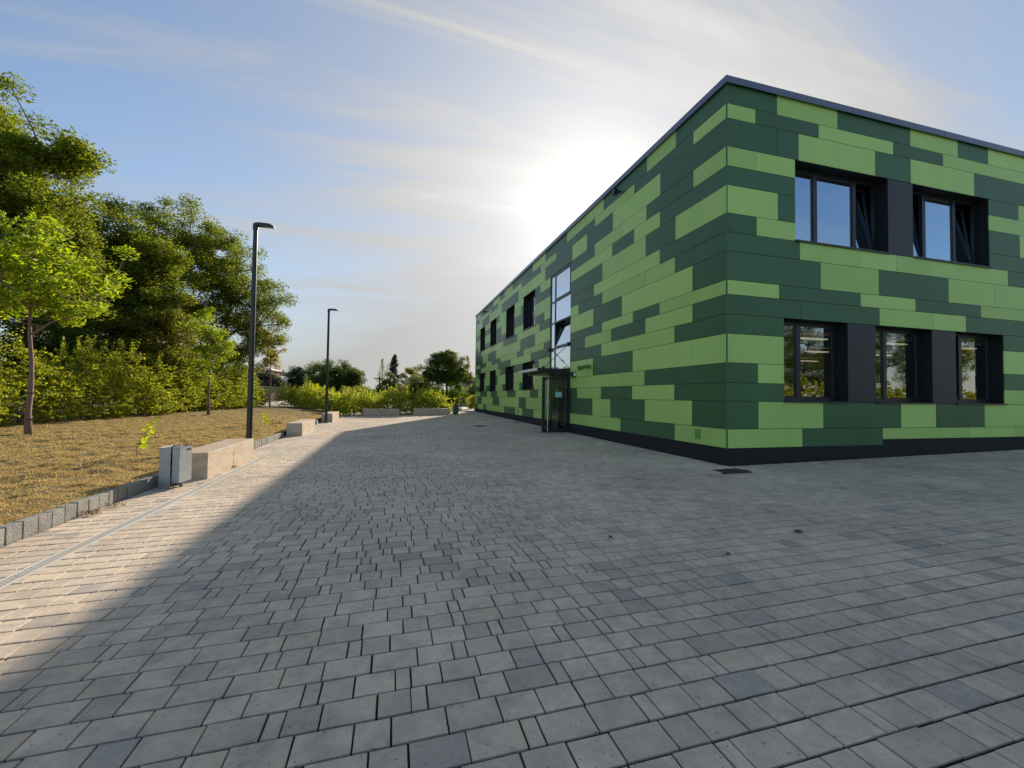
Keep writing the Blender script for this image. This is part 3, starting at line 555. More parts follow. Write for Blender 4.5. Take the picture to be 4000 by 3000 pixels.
MB().box(XC+.36, XE, YC+.36, YE, .30, .42).obj('ground_floor', M_ROOM, B)
MB().box(XC+.36, XE, 16.5, 16.7, .42, 7.75).obj('partition_wall', M_ROOM, B)
MB().box(9.6, 9.8, 16.7, YE, .42, 7.75).obj('partition_wall', M_ROOM, B)
MB().box(XC+.37, 9.6, 18.3, 18.45, .42, 7.75).obj('partition_wall', M_ROOM, B)
# plinth (set back), roof edge
pl = MB(); pl.box(XC+.012, XC+.06, YC+.012, 15.29, -.1, .52); pl.box(XC+.012, XC+.06, 17.56, YE, -.1, .52); pl.box(XC+.062, XE, YC+.0125, YC+.06, -.1, .645)
pl.obj('plinth', M_PLINTH, B)
rc = MB()
rc.box(XC-.045, XC+.42, YC+.42, YE+.34, 8.09, 8.10)
y_ = YC-.06
while y_ < YE+.3:
    y2 = min(y_+3.0, YE+.34); rc.box(XC-.06, XC+.42, y_, y2-.008, 8.101, 8.205); rc.box(XC-.06, XC-.045, y_, y2-.008, 8.06, 8.10); y_ = y2
x_ = XC+.42
while x_ < XE:
    x2 = min(x_+3.0, XE+.3); rc.box(x_+.002, x2-.008, YC-.06, YC+.42, 8.101, 8.205); rc.box(x_+.002, x2-.008, YC-.06, YC-.045, 8.06, 8.10); x_ = x2
rc.box(XC-.045, XC+.42, YC-.06, YC-.045, 8.06, 8.10)
rc.obj('roof_edge', M_CAP, B)
# corner joint profile
MB().box(XC-.001, XC+.022, YC-.001, YC+.022, .508, 8.09).obj('corner_trim', M_DARK, B)
# infill panels between windows
def infill(face, a0, a1, z0, z1): facebox(MB(), face, a0, a1, .006, .024, z0, z1).obj('infill_panel', M_ANTH, B)
infill('R', 11.13, 11.945, 4.965, 6.753); infill('R', 9.84, 10.685, 1.475, 3.257); infill('R', 12.54, 13.365, 1.475, 3.257)
# windows
def window(face, a0, a1, z0, z1, splits, tilts=(), depth=.27, sill=True, glass=M_GLASS):
    """frame ring + mullions; each bay gets a pane (fixed) or a tilted sash"""
    fr = MB(); f = .06; d0, d1 = depth, depth+.07
    facebox(fr, face, a0, a1, d0, d1, z0, z0+f+.03); facebox(fr, face, a0, a1, d0, d1, z1-f, z1)
    facebox(fr, face, a0, a0+f, d0, d1, z0+f+.03, z1-f); facebox(fr, face, a1-f, a1, d0, d1, z0+f+.03, z1-f)
    edges = [a0+f]
    for s in splits: facebox(fr, face, s-.05, s+.05, d0-.006, d1, z0+f+.03, z1-f); edges += [s-.05, s+.05]
    edges.append(a1-f)
    w = fr.obj('window', M_FRAME, B)
    for i in range(0, len(edges), 2):
        b0, b1 = edges[i]+.002, edges[i+1]-.002; zz0, zz1 = z0+f+.032, z1-f-.002
        if i//2 in tilts:
            s = MB(); k = .055; facebox(s, face, b0, b1, d0+.01, d1, zz0, zz0+k); facebox(s, face, b0, b1, d0+.01, d1, zz1-k, zz1)
            facebox(s, face, b0, b0+k, d0+.01, d1, zz0+k, zz1-k); facebox(s, face, b1-k, b1, d0+.01, d1, zz0+k, zz1-k)
            sh = MB(); facebox(sh, face, b0+k, b1-k, d0+.03, d0+.042, zz0+k, zz1-k)
            ang = tilt_angle
            for mbb, nm, mm in ((s, 'sash', M_FRAME), (sh, 'pane', glass)):
                vv = []
                for p in mbb.v:
                    p = list(p); dd = p[0]-XC if face == 'L' else p[1]-YC
                    rz = p[2]-zz0; rd = dd-d0
                    nd = rd*math.cos(ang)+rz*math.sin(ang); nz = rz*math.cos(ang)-rd*math.sin(ang)
                    if face == 'L': p[0] = XC+d0+nd
                    else: p[1] = YC+d0+nd
                    p[2] = zz0+nz; vv.append(tuple(p))
                mbb.v = vv; mbb.obj(nm, mm, w)
        else:
            k = .035; s = MB()
            facebox(s, face, b0, b1, d0+.008, d0+.05, zz0, zz0+k); facebox(s, face, b0, b1, d0+.008, d0+.05, zz1-k, zz1)
            facebox(s, face, b0, b0+k, d0+.008, d0+.05, zz0+k, zz1-k); facebox(s, face, b1-k, b1, d0+.008, d0+.05, zz0+k, zz1-k)
            s.obj('sash', M_FRAME, w)
            facebox(MB(), face, b0+k, b1-k, d0+.02, d0+.032, zz0+k, zz1-k).obj('pane', glass, w)
    if sill: facebox(MB(), face, a0-.01, a1+.03, -.045, depth, z0-.012, z0+.022).obj('sill', M_FRAME, w)
    return w
tilt_angle = R(7)
window('R', 8.345, 11.12, 4.96, 6.758, (9.22, 10.42), (2,), glass=M_GLASSU); window('R', 11.95, 14.68, 4.96, 6.758, (12.75, 13.85), (0, 2), glass=M_GLASSU)
window('R', 8.02, 9.83, 1.469, 3.262, (8.70,)); window('R', 10.69, 12.53, 1.469, 3.262, (11.35,)); tilt_angle = R(6); window('R', 13.37, 15.16, 1.469, 3.262, (14.0,), (0,))
for a0, a1, z0, z1 in OPL[:8]: window('L', a0, a1, z0, z1, ((a0+a1)/2+.1,))
# paper star on the upper window next to the stair glazing
st = []
for i in range(10):
    a = R(36*i+12); rr = .30 if i % 2 == 0 else .10; st.append((20.55+rr*.8*math.cos(a), 5.75+rr*math.sin(a)))
q = MB(); 
q.prism([(p[0], p[1]) for p in st], XC+.255, XC+.262, 'x'); q.obj('paper_star', M_NOTE, B)
# ceiling lights of the ground floor classroom
M_TUBE = emit_mat('lit_ceiling_lamp', (1.0, .86, .62), 0.5)
for x in (8.2, 11.3, 14.4, 17.5, 20.6):
    for y in (9.3, 11.7, 14.6): MB().box(x-.45, x+.45, y-.09, y+.09, 3.22, 3.25).obj('ceiling_light', M_TUBE, B)
# stair glazing above the entrance
SY0, SY1, SD = 15.33, 17.52, 17.03
zb = [2.62, 3.56, 4.66, 5.57, 6.72]
fr = MB(); D0, D1 = .02, .09
for a, b in ((SY0-.03, SY0+.03), (SD-.03, SD+.03), (SY1-.03, SY1+.03)): facebox(fr, 'L', a, b, D0, D1, zb[0]-.03, zb[-1]+.03)
for z in zb: facebox(fr, 'L', SY0+.03, SD-.03, D0, D1, z-.03, z+.03); facebox(fr, 'L', SD+.03, SY1-.03, D0, D1, z-.03, z+.03)
sg = fr.obj('stair_window', M_FRAME, B)
for i in range(4):
    z0, z1 = zb[i]+.03, zb[i+1]-.03
    facebox(MB(), 'L', SD+.03, SY1-.03, .045, .06, z0, z1).obj('pane', M_GLASSB, sg)
    if i in (1, 3):
        s = MB(); k = .06; b0, b1 = SY0+.035, SD-.035; ang = R(13) if i == 1 else 0
        facebox(s, 'L', b0, b1, D0-.01, D1-.02, z0, z0+k); facebox(s, 'L', b0, b1, D0-.01, D1-.02, z1-k, z1); facebox(s, 'L', b0, b0+k, D0-.01, D1-.02, z0+k, z1-k); facebox(s, 'L', b1-k, b1, D0-.01, D1-.02, z0+k, z1-k)
        sh = MB(); facebox(sh, 'L', b0+k, b1-k, .03, .042, z0+k, z1-k)
        for mbb, nm, mm in ((s, 'sash', M_FRAME), (sh, 'pane', M_GLASSB)):
            vv = []
            for p in mbb.v:
                rz = p[2]-z0; rd = p[0]-XC-D0; vv.append((XC+D0+rd*math.cos(ang)+rz*math.sin(ang), p[1], z0+rz*math.cos(ang)-rd*math.sin(ang)))
            mbb.v = vv; mbb.obj(nm, mm, sg)
    else: facebox(MB(), 'L', SY0+.03, SD-.03, .045, .06, z0, z1).obj('pane', M_GLASSB, sg)
# entrance: frame, fixed side light, open leaf
gd = G(XC, 16)
ef = MB()
facebox(ef, 'L', 15.29, 15.37, .0, .12, gd, 2.42); facebox(ef, 'L', 17.47, 17.56, 0, .12, gd, 2.42); facebox(ef, 'L', 15.37, 17.47, 0, .12, 2.30, 2.42); facebox(ef, 'L', 16.50, 16.58, 0, .12, gd, 2.30)
en = ef.obj('entrance_frame', M_LAMP, B)
facebox(MB(), 'L', 16.58, 17.47, .05, .062, gd+.1, 2.30).obj('pane', M_GLASSD, en); facebox(MB(), 'L', 16.58, 17.47, .03, .09, gd, gd+.1).obj('kick_rail', M_LAMP, en)
lf = MB(); lx0, lx1, ly0, ly1, lz0, lz1 = 5.43, 6.50, 15.29, 15.345, gd+.01, 2.27
lf.box(lx0, lx0+.11, ly0, ly1, lz0, lz1); lf.box(lx1-.11, lx1, ly0, ly1, lz0, lz1); lf.box(lx0+.11, lx1-.11, ly0, ly1, lz1-.12, lz1); lf.box(lx0+.11, lx1-.11, ly0, ly1, lz0, lz0+.16)
dl = lf.obj('entrance_door', M_LAMP, B); dl['label'] = 'black framed glass door leaf standing open'
MB().box(lx0+.11, lx1-.11, ly0+.02, ly0+.034, lz0+.16, lz1-.12).obj('pane', M_GLASSD, dl)
MB().tube([(lx0+.20, ly0-.06, lz0+.05), (lx0+.20, ly0-.06, lz1-.05)], .016, 10).obj('handle', M_ALU, dl)
MB().box(lx0+.53, lx0+.79, ly0+.012, ly0+.016, 1.50, 1.70).obj('notice', M_NOTE, dl)
MB().box(lx0+.16, lx0+.23, ly0-.012, ly0, 1.15, 1.45).obj('lock_plate', M_ALU, dl)
MB().box(6.50, 6.548, 15.27, 15.35, gd, 2.4).obj('door_post', M_LAMP, en)
# canopy with tension rods
cn = MB(); cn.box(5.23, 6.53, 15.31, 17.74, 2.50, 2.60); cn.box(5.9, 6.53, 15.29, 15.31, 2.34, 2.58); cn.box(5.6, 6.50, 15.35, 17.6, 2.42, 2.50)
cp = cn.obj('canopy', M_LAMP, B)
MB().box(5.20, 5.23, 15.29, 17.76, 2.50, 2.60).obj('edge_strip', M_ALU, cp)
for y, yb in ((15.42, 15.42), (17.55, 17.55)):
    a = Vector((XC-.02, y, 3.56)); b = Vector((5.50, yb, 2.61)); MB().tube([a, b], .011, 6).obj('tension_rod', M_LAMP, cp)
    m1 = a.lerp(b, .42); m2 = a.lerp(b, .55); MB().tube([m1, m2], .028, 6).obj('turnbuckle', M_ALU, cp)
    MB().box(XC-.08, XC+.02, y-.03, y+.03, 3.48, 3.64).obj('bracket', M_FRAME, cp)
    MB().box(5.44, 5.56, yb-.02, yb+.02, 2.60, 2.67).obj('bracket', M_FRAME, cp)
# small fittings on the facade
wl = MB().box(XC-.14, XC, 14.71, 14.93, 2.27, 2.45).obj('wall_lamp', M_LAMP, B); MB().box(XC-.138, XC-.02, 14.93, 14.938, 2.285, 2.435).obj('lens', M_ALU, wl); MB().box(XC-.12, XC-.02, 14.702, 14.71, 2.30, 2.42).obj('lens', M_WHITE, wl)
hn = MB(); hn.tube([(XC-.02, 13.52, 2.56), (XC-.10, 13.55, 2.58), (XC-.16, 13.70, 2.57), (XC-.20, 13.88, 2.55), (XC-.22, 13.96, 2.54)], [.05, .06, .055, .075, .10], 14); hn.obj('loudspeaker', mat('olive_green_paint', (.08, .19, .03), .5), B)
MB().box(XC-.03, XC, 13.45, 13.60, 2.50, 2.64).obj('speaker_bracket', M_GREENP, B)
bx = MB().box(XC-.012, XC-.001, 8.03, 8.20, .62, .83).obj('service_flap', M_GREENP, B)
for yy_ in (8.05, 8.18):
    for z_ in (.64, .81): MB().box(XC-.015, XC-.012, yy_-.006, yy_+.006, z_-.006, z_+.006).obj('screw', M_BLACK, bx)
MB().box(XC-.06, XC-.001, 22.25, 22.33, .60, .83).obj('service_flap', M_GREENP, B)
for y in (11.55, 31.0):
    q = MB().tube([(XC-.02, y, 7.78), (XC-.16, y, 7.74)], .035, 8); q.box(XC-.26, XC-.12, y-.07, y+.07, 7.66, 7.82); q.obj('security_camera', M_LAMP, B)

# ------------------------------------------------ trees, hedges, far things
def tree(name, label, cat, base, trunk_h, tr, lobes, per, cr, leaf_size, lm, bm=None, seed=1, group=None, flat=.5, limbs=7, shell=.55, aspect=.55, lean=(0, 0), squash=.7):
    """trunk and limbs (tapered tubes) and a crown of leaf clusters; a lobe is (x, y, z, rx, ry, rz, n)"""
    rg = np.random.RandomState(seed); bx_, by_, bz = base; bm = bm or M_BARK
    t = thing(name, label, cat, base, group)
    cs = []
    for (x, y, z, rx, ry, rz, n) in lobes:
        d = rg.normal(size=(n, 3)); d /= np.linalg.norm(d, axis=1)[:, None]; r = (shell+(1-shell)*rg.rand(n)**.6)*(1+.12*rg.normal(size=n))
        r[rg.rand(n) < .28] *= .6
        cs.append(np.array([x, y, z])+d*r[:, None]*np.array([rx, ry, rz]))
    cs = np.concatenate(cs)
    mb = MB(); cen = cs.mean(0); top = cs[:, 2].max()
    pts = []; nseg = 7; hy = min(top-.5, cen[2]+.3*(top-cen[2]))
    for i in range(nseg+1):
        f = i/nseg; wob = .012*trunk_h*math.sin(i*1.7+seed)
        pts.append((bx_+(cen[0]-bx_)*f*f+wob*(f > 0), by_+(cen[1]-by_)*f*f+wob*.6*(f > 0), bz-.1+(hy-bz)*f))
    mb.tube(pts, [tr*(1.25 if i == 0 else 1)*(1-.75*i/nseg) for i in range(nseg+1)], 8)
    nodes = [np.array(p) for p in pts if p[2] > bz+trunk_h*.8] or [np.array(pts[-1])]
    # main limbs towards far clusters
    order = rg.permutation(len(cs))[:limbs]
    for k in order:
        e = cs[k]; s = nodes[rg.randint(0, max(1, min(5, len(nodes))))]; s = min(nodes[:6], key=lambda q: abs(q[2]-(e[2]-.45*np.linalg.norm(e[:2]-q[:2]))))
        m1 = s+(e-s)*.35+np.array([0, 0, .06])*np.linalg.norm(e-s); m2 = s+(e-s)*.7+rg.normal(size=3)*.1
        r0 = tr*.42; mb.tube([s, m1, m2, e], [r0, r0*.7, r0*.45, r0*.18], 5, False)
        for q in (m1, (m1+m2)/2, m2, (m2+e)/2): nodes.append(np.array(q))
    nn = np.array(nodes)
    for k, e in enumerate(cs):
        j = np.argmin(np.linalg.norm(nn-e, axis=1)); s = nn[j]; dd = np.linalg.norm(e-s)
        if dd < .05: continue
        m_ = (s+e)/2+rg.normal(size=3)*dd*.08; r0 = min(tr*.22, .012+dd*.012); mb.tube([s, m_, e], [r0, r0*.7, r0*.35], 4, False)
    mb.obj('trunk', bm, t, smooth=True)
    n = len(cs)*per; ci = np.repeat(np.arange(len(cs)), per); off = rg.normal(size=(n, 3))
    off /= (np.linalg.norm(off, axis=1)[:, None]+1e-6); off *= (rg.rand(n)**.5)[:, None]*cr*(.7+.6*rg.rand(len(cs)))[ci][:, None]; off[:, 2] *= squash
    C = cs[ci]+off; C = C[C[:, 2] > bz+.15]
    new_mesh('crown', leaves_mesh('crown', C, leaf_size, lm, flat, aspect, rng=rg), t)
    return t
def copy_tree(o, loc, rz, sc, label, group=None):
    c = o.copy(); COL.objects.link(c); c.location = loc; c.rotation_euler = (0, 0, rz); c.scale = (sc,)*3; c['label'] = label
    if group: c['group'] = group
    for ch in o.children:
        d = ch.copy(); COL.objects.link(d); mpi = ch.matrix_parent_inverse.copy(); d.parent = c; d.matrix_parent_inverse = mpi
    return c
# large maples beyond the hedge
tree('maple_tree', 'tallest maple at the left edge, its long branch reaching out over the sky', 'tree', (-18.2, 23.8, .25), 3.0, .30,
     [(-18.3, 24.2, 12.2, 3.2, 3.0, 3.8, 60), (-16.2, 23.4, 9.2, 3.0, 2.6, 2.8, 52), (-14.5, 23.5, 11.9, 2.0, 1.4, .6, 26), (-15.9, 24.6, 9.9, 1.9, 1.6, 1.7, 24), (-16.6, 23.6, 6.0, 3.4, 2.6, 2.2, 40), (-14.8, 24.5, 8.2, 1.6, 1.6, 1.6, 22)], 330, .80, .155, M_L_MAPLE, seed=3, group='large maples beyond the hedge', limbs=14)
tree('maple_tree', 'dark dense maple directly behind the nearest young tree', 'tree', (-18.5, 30.0, .25), 2.6, .25,
     [(-18.5, 30.0, 8.6, 3.6, 3.0, 3.4, 60), (-16.0, 29.0, 5.2, 3.4, 2.4, 2.6, 50)], 300, .92, .155, M_L_DARK, seed=4, group='large maples beyond the hedge', limbs=9)
tree('maple_tree', 'upright dense maple, second large tree from the left', 'tree', (-15.6, 30.6, .3), 3.4, .24,
     [(-15.5, 30.4, 9.5, 2.5, 2.4, 3.1, 62), (-13.9, 29.8, 8.4, 1.8, 1.6, 2.2, 30), (-14.2, 29.4, 6.0, 2.6, 2.2, 2.6, 42)], 320, .80, .155, M_L_MAPLE, seed=5, group='large maples beyond the hedge', limbs=10)
tree('maple_tree', 'open crowned maple with forked trunk, its loose top showing sky gaps', 'tree', (-14.9, 35.6, .3), 4.6, .26,
     [(-14.8, 35.4, 12.3, 3.0, 2.8, 3.0, 62), (-14.4, 35.2, 8.6, 3.4, 2.8, 2.6, 52), (-17.5, 35.5, 10.2, 2.6, 2.2, 2.8, 40)], 300, .80, .155, M_L_MAPLE, seed=6, group='large maples beyond the hedge', limbs=14)
tree('maple_tree', 'wide maple directly behind the tall lamp post, its crown tapering down to the right', 'tree', (-12.6, 36.8, .3), 4.0, .24,
     [(-12.5, 36.6, 10.8, 2.8, 2.6, 2.7, 58), (-10.7, 36.8, 8.0, 3.0, 2.2, 2.5, 54), (-12.0, 36.6, 5.4, 3.6, 2.2, 2.2, 50)], 310, .80, .155, M_L_MAPLE, seed=8, group='large maples beyond the hedge', limbs=14)
tree('field_maple', 'low brownish green field maple between the two nearest young trees', 'tree', (-13.0, 28.4, .3), 1.2, .14,
     [(-12.8, 28.2, 4.6, 2.3, 1.9, 2.2, 70), (-12.9, 28.4, 2.5, 2.4, 1.6, 1.4, 34)], 240, .55, .13, M_L_BROWN, seed=9, limbs=7)
for i, (x, y, z, rx, rz, lab) in enumerate(((-20.5, 22, 3.0, 3.4, 2.8, 'dark undergrowth bush at the left edge behind the hedge'), (-16.2, 25.5, 2.8, 3.0, 2.5, 'dark undergrowth bush behind the hedge right of the nearest young tree'),
     (-15.0, 33.5, 2.9, 3.0, 2.6, 'dark undergrowth bush behind the hedge below the open crowned maple'), (-14.3, 40, 2.8, 3.4, 2.5, 'dark undergrowth bush behind the hedge left of the tall lamp post'), (-20, 33, 3.4, 4.0, 3.0, 'dark undergrowth bush far behind the nearest young tree'),
     (-14.8, 47, 2.4, 2.8, 2.1, 'dark undergrowth bush behind the fence right of the tall lamp post'))):
    tree('bush', lab, 'bush', (x, y, .3), .5, .09, [(x, y, z, rx, rx*.7, rz, 60)], 190, .70, .17, M_L_DARK, seed=20+i, group='undergrowth bushes behind the hedge', limbs=5, shell=.3)
# young trees on the lawn
def young(label, x, y, z, h0, cz, rx, rz, n, per, ls, lm, seed, group='young trees staked along the lawn', cr=.36, tr=.075):
    t = tree('young_tree', label, 'tree', (x, y, z), h0, tr, [(x, y, cz, rx, rx, rz, n)], per, cr, ls, lm, M_BARKY, seed, group, limbs=8, shell=.35, aspect=.42)
    for zz_ in (z+.42, z+1.15): MB().tube([(x, y, zz_), (x, y, zz_+.03)], tr*1.15, 10).obj('tree_tie', M_LAMP, t)
    return t
young('nearest young tree with bright yellow green leaves and a pinkish trunk', -9.70, 15.06, lawn_z(-9.7, 15.06), 1.9, 4.65, 1.95, 1.8, 84, 92, .165, M_L_YOUNG, 35, cr=.42)
young('second young tree, slender and green, in the middle of the lawn', -9.25, 25.8, lawn_z(-9.25, 25.8), 1.8, 4.0, 1.15, 1.75, 46, 110, .14, M_L_YOUNG, 32, cr=.34)
young('farthest young tree with orange autumn leaves, just right of the tall lamp post', -9.3, 37.6, lawn_z(-9.3, 37.6), 2.0, 4.9, 1.05, 1.75, 34, 75, .16, M_L_AUT, 33, cr=.36, tr=.06)
# hedges
def hedge(name, label, path, hgt, dep, n, ls, lm, seed, spikes=.35, fl=.35):
    """a row of bushy plants; each leaf sits on a short spray of twig that grows outwards and up"""
    rg = np.random.RandomState(seed); t = thing(name, label, 'hedge', (*path[0], .3))
    P_ = np.array(path); seg = np.diff(P_, axis=0); ln = np.linalg.norm(seg, axis=1); cum = np.concatenate([[0], np.cumsum(ln)]); T = cum[-1]
    per = 13; ns = n//per; npl = int(T/.5)
    pos = (np.arange(npl)+.5)/npl*T+rg.normal(0, .08, npl); ph = np.array([hgt(v/T) for v in pos])*np.clip(1+rg.normal(0, .25, npl), .5, 1.6); pw = dep*.5*np.clip(1+rg.normal(0, .32, npl), .4, 1.8)
    pi = rg.randint(0, npl, ns); s = np.clip(pos[pi]+rg.normal(0, .22, ns), 0, T-.01); k = np.clip(np.searchsorted(cum, s)-1, 0, len(seg)-1); f = (s-cum[k])/ln[k]
    base = P_[k]+seg[k]*f[:, None]; tan = seg[k]/ln[k][:, None]; nor = np.stack([tan[:, 1], -tan[:, 0]], 1)
    zf = rg.rand(ns)**.75; side = np.where(rg.rand(ns) < .68, -1, 1)*rg.beta(2.2, 1.2, ns)
    shoot = rg.rand(ns) < .13
    off = side*pw[pi]*(1-.45*zf**2.5)*np.minimum(1, .55+zf*2)
    off[shoot] *= .35; zf[shoot] = .9+.1*rg.rand(shoot.sum())
    z0 = zf*ph[pi]; ll = rg.uniform(.16, .42, ns)*(1+.2*rg.rand(ns)); ll[shoot] = spikes*rg.uniform(.4, 1.3, shoot.sum())
    d = np.zeros((ns, 3)); o_ = np.sign(side)*rg.uniform(.3, 1, ns); a_ = rg.normal(0, .55, ns); d[:, :2] = nor*o_[:, None]+tan*a_[:, None]; d[:, 2] = rg.uniform(-.15, .75, ns)
    d[shoot, :2] *= .22; d[shoot, 2] = 1
    d /= np.linalg.norm(d, axis=1)[:, None]
    gz_ = np.array([(lawn_z(a, b) if a < -3.8 else G(a, b)) for a, b in base])
    org = np.concatenate([base+nor*off[:, None], (gz_+.04+z0)[:, None]], 1)
    j = np.repeat(np.arange(ns), per); u = np.tile(np.linspace(.0, 1, per), ns); sw = np.cross(d, np.array([0, 0, 1.])); sw /= np.linalg.norm(sw, axis=1)[:, None]+1e-6
    zig = np.tile(np.where(np.arange(per) % 2 == 0, 1., -1.), ns)*(ls*.42)*(1.1-.6*u)
    C = org[j]+d[j]*(u*ll[j])[:, None]+sw[j]*zig[:, None]+rg.normal(0, .012, (ns*per, 3)); C[:, 2] -= u*u*.06
    C = C[C[:, 2] > gz_[j]+.03]
    new_mesh('foliage', leaves_mesh('foliage', C, ls, lm, fl, .6, rng=rg), t)
    st = MB()
    for v in pos:
        v = min(max(v, 0), T-.01); k = int(np.clip(np.searchsorted(cum, v)-1, 0, len(seg)-1)); p = P_[k]+seg[k]*((v-cum[k])/ln[k]); zb_ = lawn_z(*p) if p[0] < -3.8 else G(*p); hh_ = hgt(v/T)
        for _ in range(4):
            a = rg.normal(0, .14, 2); st.tube([(p[0], p[1], zb_-.05), (p[0]+a[0], p[1]+a[1], zb_+hh_*.5), (p[0]+a[0]*2, p[1]+a[1]*2, zb_+hh_*.9)], [.018, .012, .005], 4, False)
    st.obj('stems', M_BARK, t)
    return t
hedge('hornbeam_hedge', 'long loose yellow green hornbeam hedge along the back of the lawn', [(-13.0, 11.0), (-12.55, 17.0), (-12.0, 23), (-11.75, 30), (-11.2, 37.5), (-11.0, 40.0)][::-1],
      lambda f: 1.55+.75*f, 2.0, 92000, .105, M_L_HEDGE, 41, .75)
hedge('hornbeam_hedge', 'bright yellow hornbeam hedge across the far end of the yard behind the two shaded benches', [(-9.6, 43.0), (-7.3, 40.6), (-5.2, 36.4), (-3.6, 32.6), (-2.2, 31.6), (3.9, 31.7), (4.25, 31.9)],
      lambda f: 1.02+.10*math.sin(f*9)+(.25 if f < .3 else 0), 1.5, 84000, .10, M_L_HEDGE2, 42, .6)
# sapling shoots on the lawn
def sapling(label, x, y, h, lean, n, s, seed):
    z = lawn_z(x, y); rg = random.Random(seed); t = thing('sapling', label, 'sapling', (x, y, z))
    pts = [(x, y, z-.02), (x-.01, y, z+h*.25), (x+lean*.4, y, z+h*.6), (x+lean, y, z+h)]
    MB().tube(pts, [.008, .007, .005, .002], 6, False).obj('stem', M_BARKY, t)
    for i in range(n):
        f = .28+.72*i/(n-1); a = rg.uniform(0, 6.28); L_ = s*(1.15-.45*f)*rg.uniform(.8, 1.2); cxx = x+lean*max(0, (f-.25)/.75)+math.cos(a)*L_*.7; cyy = y+math.sin(a)*L_*.4; czz = z+h*f
        mb = MB(); pr = []
        for q in range(10):
            b = 2*math.pi*q/10; r_ = L_*(.62 if q % 2 == 0 else .40); pr.append((cxx+math.cos(b)*r_, cyy+math.sin(b)*r_*.5+.02*rg.random(), czz+math.sin(b)*r_*.75+(.1*r_ if q % 2 else 0)))
        mb.v = pr+[(cxx, cyy-.01, czz)]; mb.f = [(10, q, (q+1) % 10) for q in range(10)]; mb.obj('leaf', M_L_SAP, t)
M_L_SAP = leaf('sapling_leaf', (.20, .30, .02), (.33, .36, .03), .55, (2.0, 1.8, .6))
sapling('small sapling shoot with a few yellow green leaves, left of the nearest litter bin', -4.95, 10.4, .78, .30, 12, .125, 1)
sapling('tiny sapling shoot with bright leaves on the lawn behind the tall lamp post', -4.80, 18.85, .60, .02, 9, .12, 2)
def weed(x, y, r, label, m_, n=60):
    rg = np.random.RandomState(int(abs(x*100))); ang = rg.uniform(0, 6.28, n); rr = r*rg.rand(n)**.6; z = G(x, y)
    C = np.stack([x+np.cos(ang)*rr, y+np.sin(ang)*rr*.6, z+.012+.045*rg.rand(n)*(r/.1)], 1)
    o = new_mesh('weed', leaves_mesh('weed', C, .028, m_, .2, .3, rng=rg)); tag(o, label, 'weed')
weed(2.15, 3.95, .022, 'small green weed tuft in a paving joint, nearest the middle of the yard', M_GREENW, 26); weed(2.95, 3.25, .018, 'tiny brown weed tuft between pavers on the right', M_WEED, 22); weed(4.1, 3.55, .05, 'larger flat dry weed patch between pavers at the right edge', M_GREENW, 50)
weed(-3.52, 6.45, .11, 'reddish dry weed against the kerb stones, nearest to the camera', M_WEED, 150); weed(-3.48, 6.85, .12, 'scatter of dead reddish leaves along the kerb', M_WEED, 90); weed(-3.05, 9.9, .05, 'small weed at the foot of the nearest bench', M_WEED)
rg = np.random.RandomState(77); n = 420
yl = 1.5+rg.rand(n)**1.6*20; xl = np.where(rg.rand(n) < .55, -2.83-.78*rg.rand(n)**.5, -2.8+rg.rand(n)**2*8)
lit = new_mesh('leaf_litter', leaves_mesh('leaf_litter', np.stack([xl, yl, .0478+.0175*xl+.0045*np.maximum(0, yl-15)+.006], 1), .022, M_LIT if 'M_LIT' in globals() else mat('fallen_leaf', (.35, .22, .11), .8, isl_rand=.8, col2=(.48, .42, .34)), 3, .5, rng=rg)); tag(lit, 'scattered fallen leaves and grit on the paving', 'leaf litter', kind='stuff')

# double bar fence beyond the hedge
fn = thing('mesh_fence', 'dark double bar mesh fence behind the hedge', 'fence', (-12.9, 44, .3))
fy = [31.2+i*2.55 for i in range(0, 18)]
bars = []
for i, y in enumerate(fy):
    x = -12.75-.02*i; z = .34
    MB().box(x-.04, x+.04, y-.035, y+.035, z, 2.34).obj('post', M_LAMP, fn)
    if i < len(fy)-1:
        q = MB(); x1 = x-.02
        for k in range(7): zz_ = .45+k*.29; q.box(x-.012, x+.012, y+.035, y+2.515, zz_, zz_+.022)
        for k in range(1, 50): yv = y+.035+k*.05; q.box(x-.003, x+.003, yv, yv+.006, .42, 2.25)
        q.obj('mesh_panel', mat('fence_wire', (.05, .055, .05), .5), fn)
cw = thing('low_wall', 'pale low concrete ramp wall seen between the lawn and the fence', 'wall', (-11, 46, .3))
q = MB(); q.v = [(-12.4, 44, .2), (-12.1, 44, .2), (-9.0, 60, .2), (-9.3, 60, .2), (-12.4, 44, .55), (-12.1, 44, .55), (-9.0, 60, .95), (-9.3, 60, .95)]; q.f = [(0, 3, 2, 1), (4, 5, 6, 7), (0, 1, 5, 4), (1, 2, 6, 5), (2, 3, 7, 6), (3, 0, 4, 7)]; q.obj('wall_slab', M_CREAM, cw)
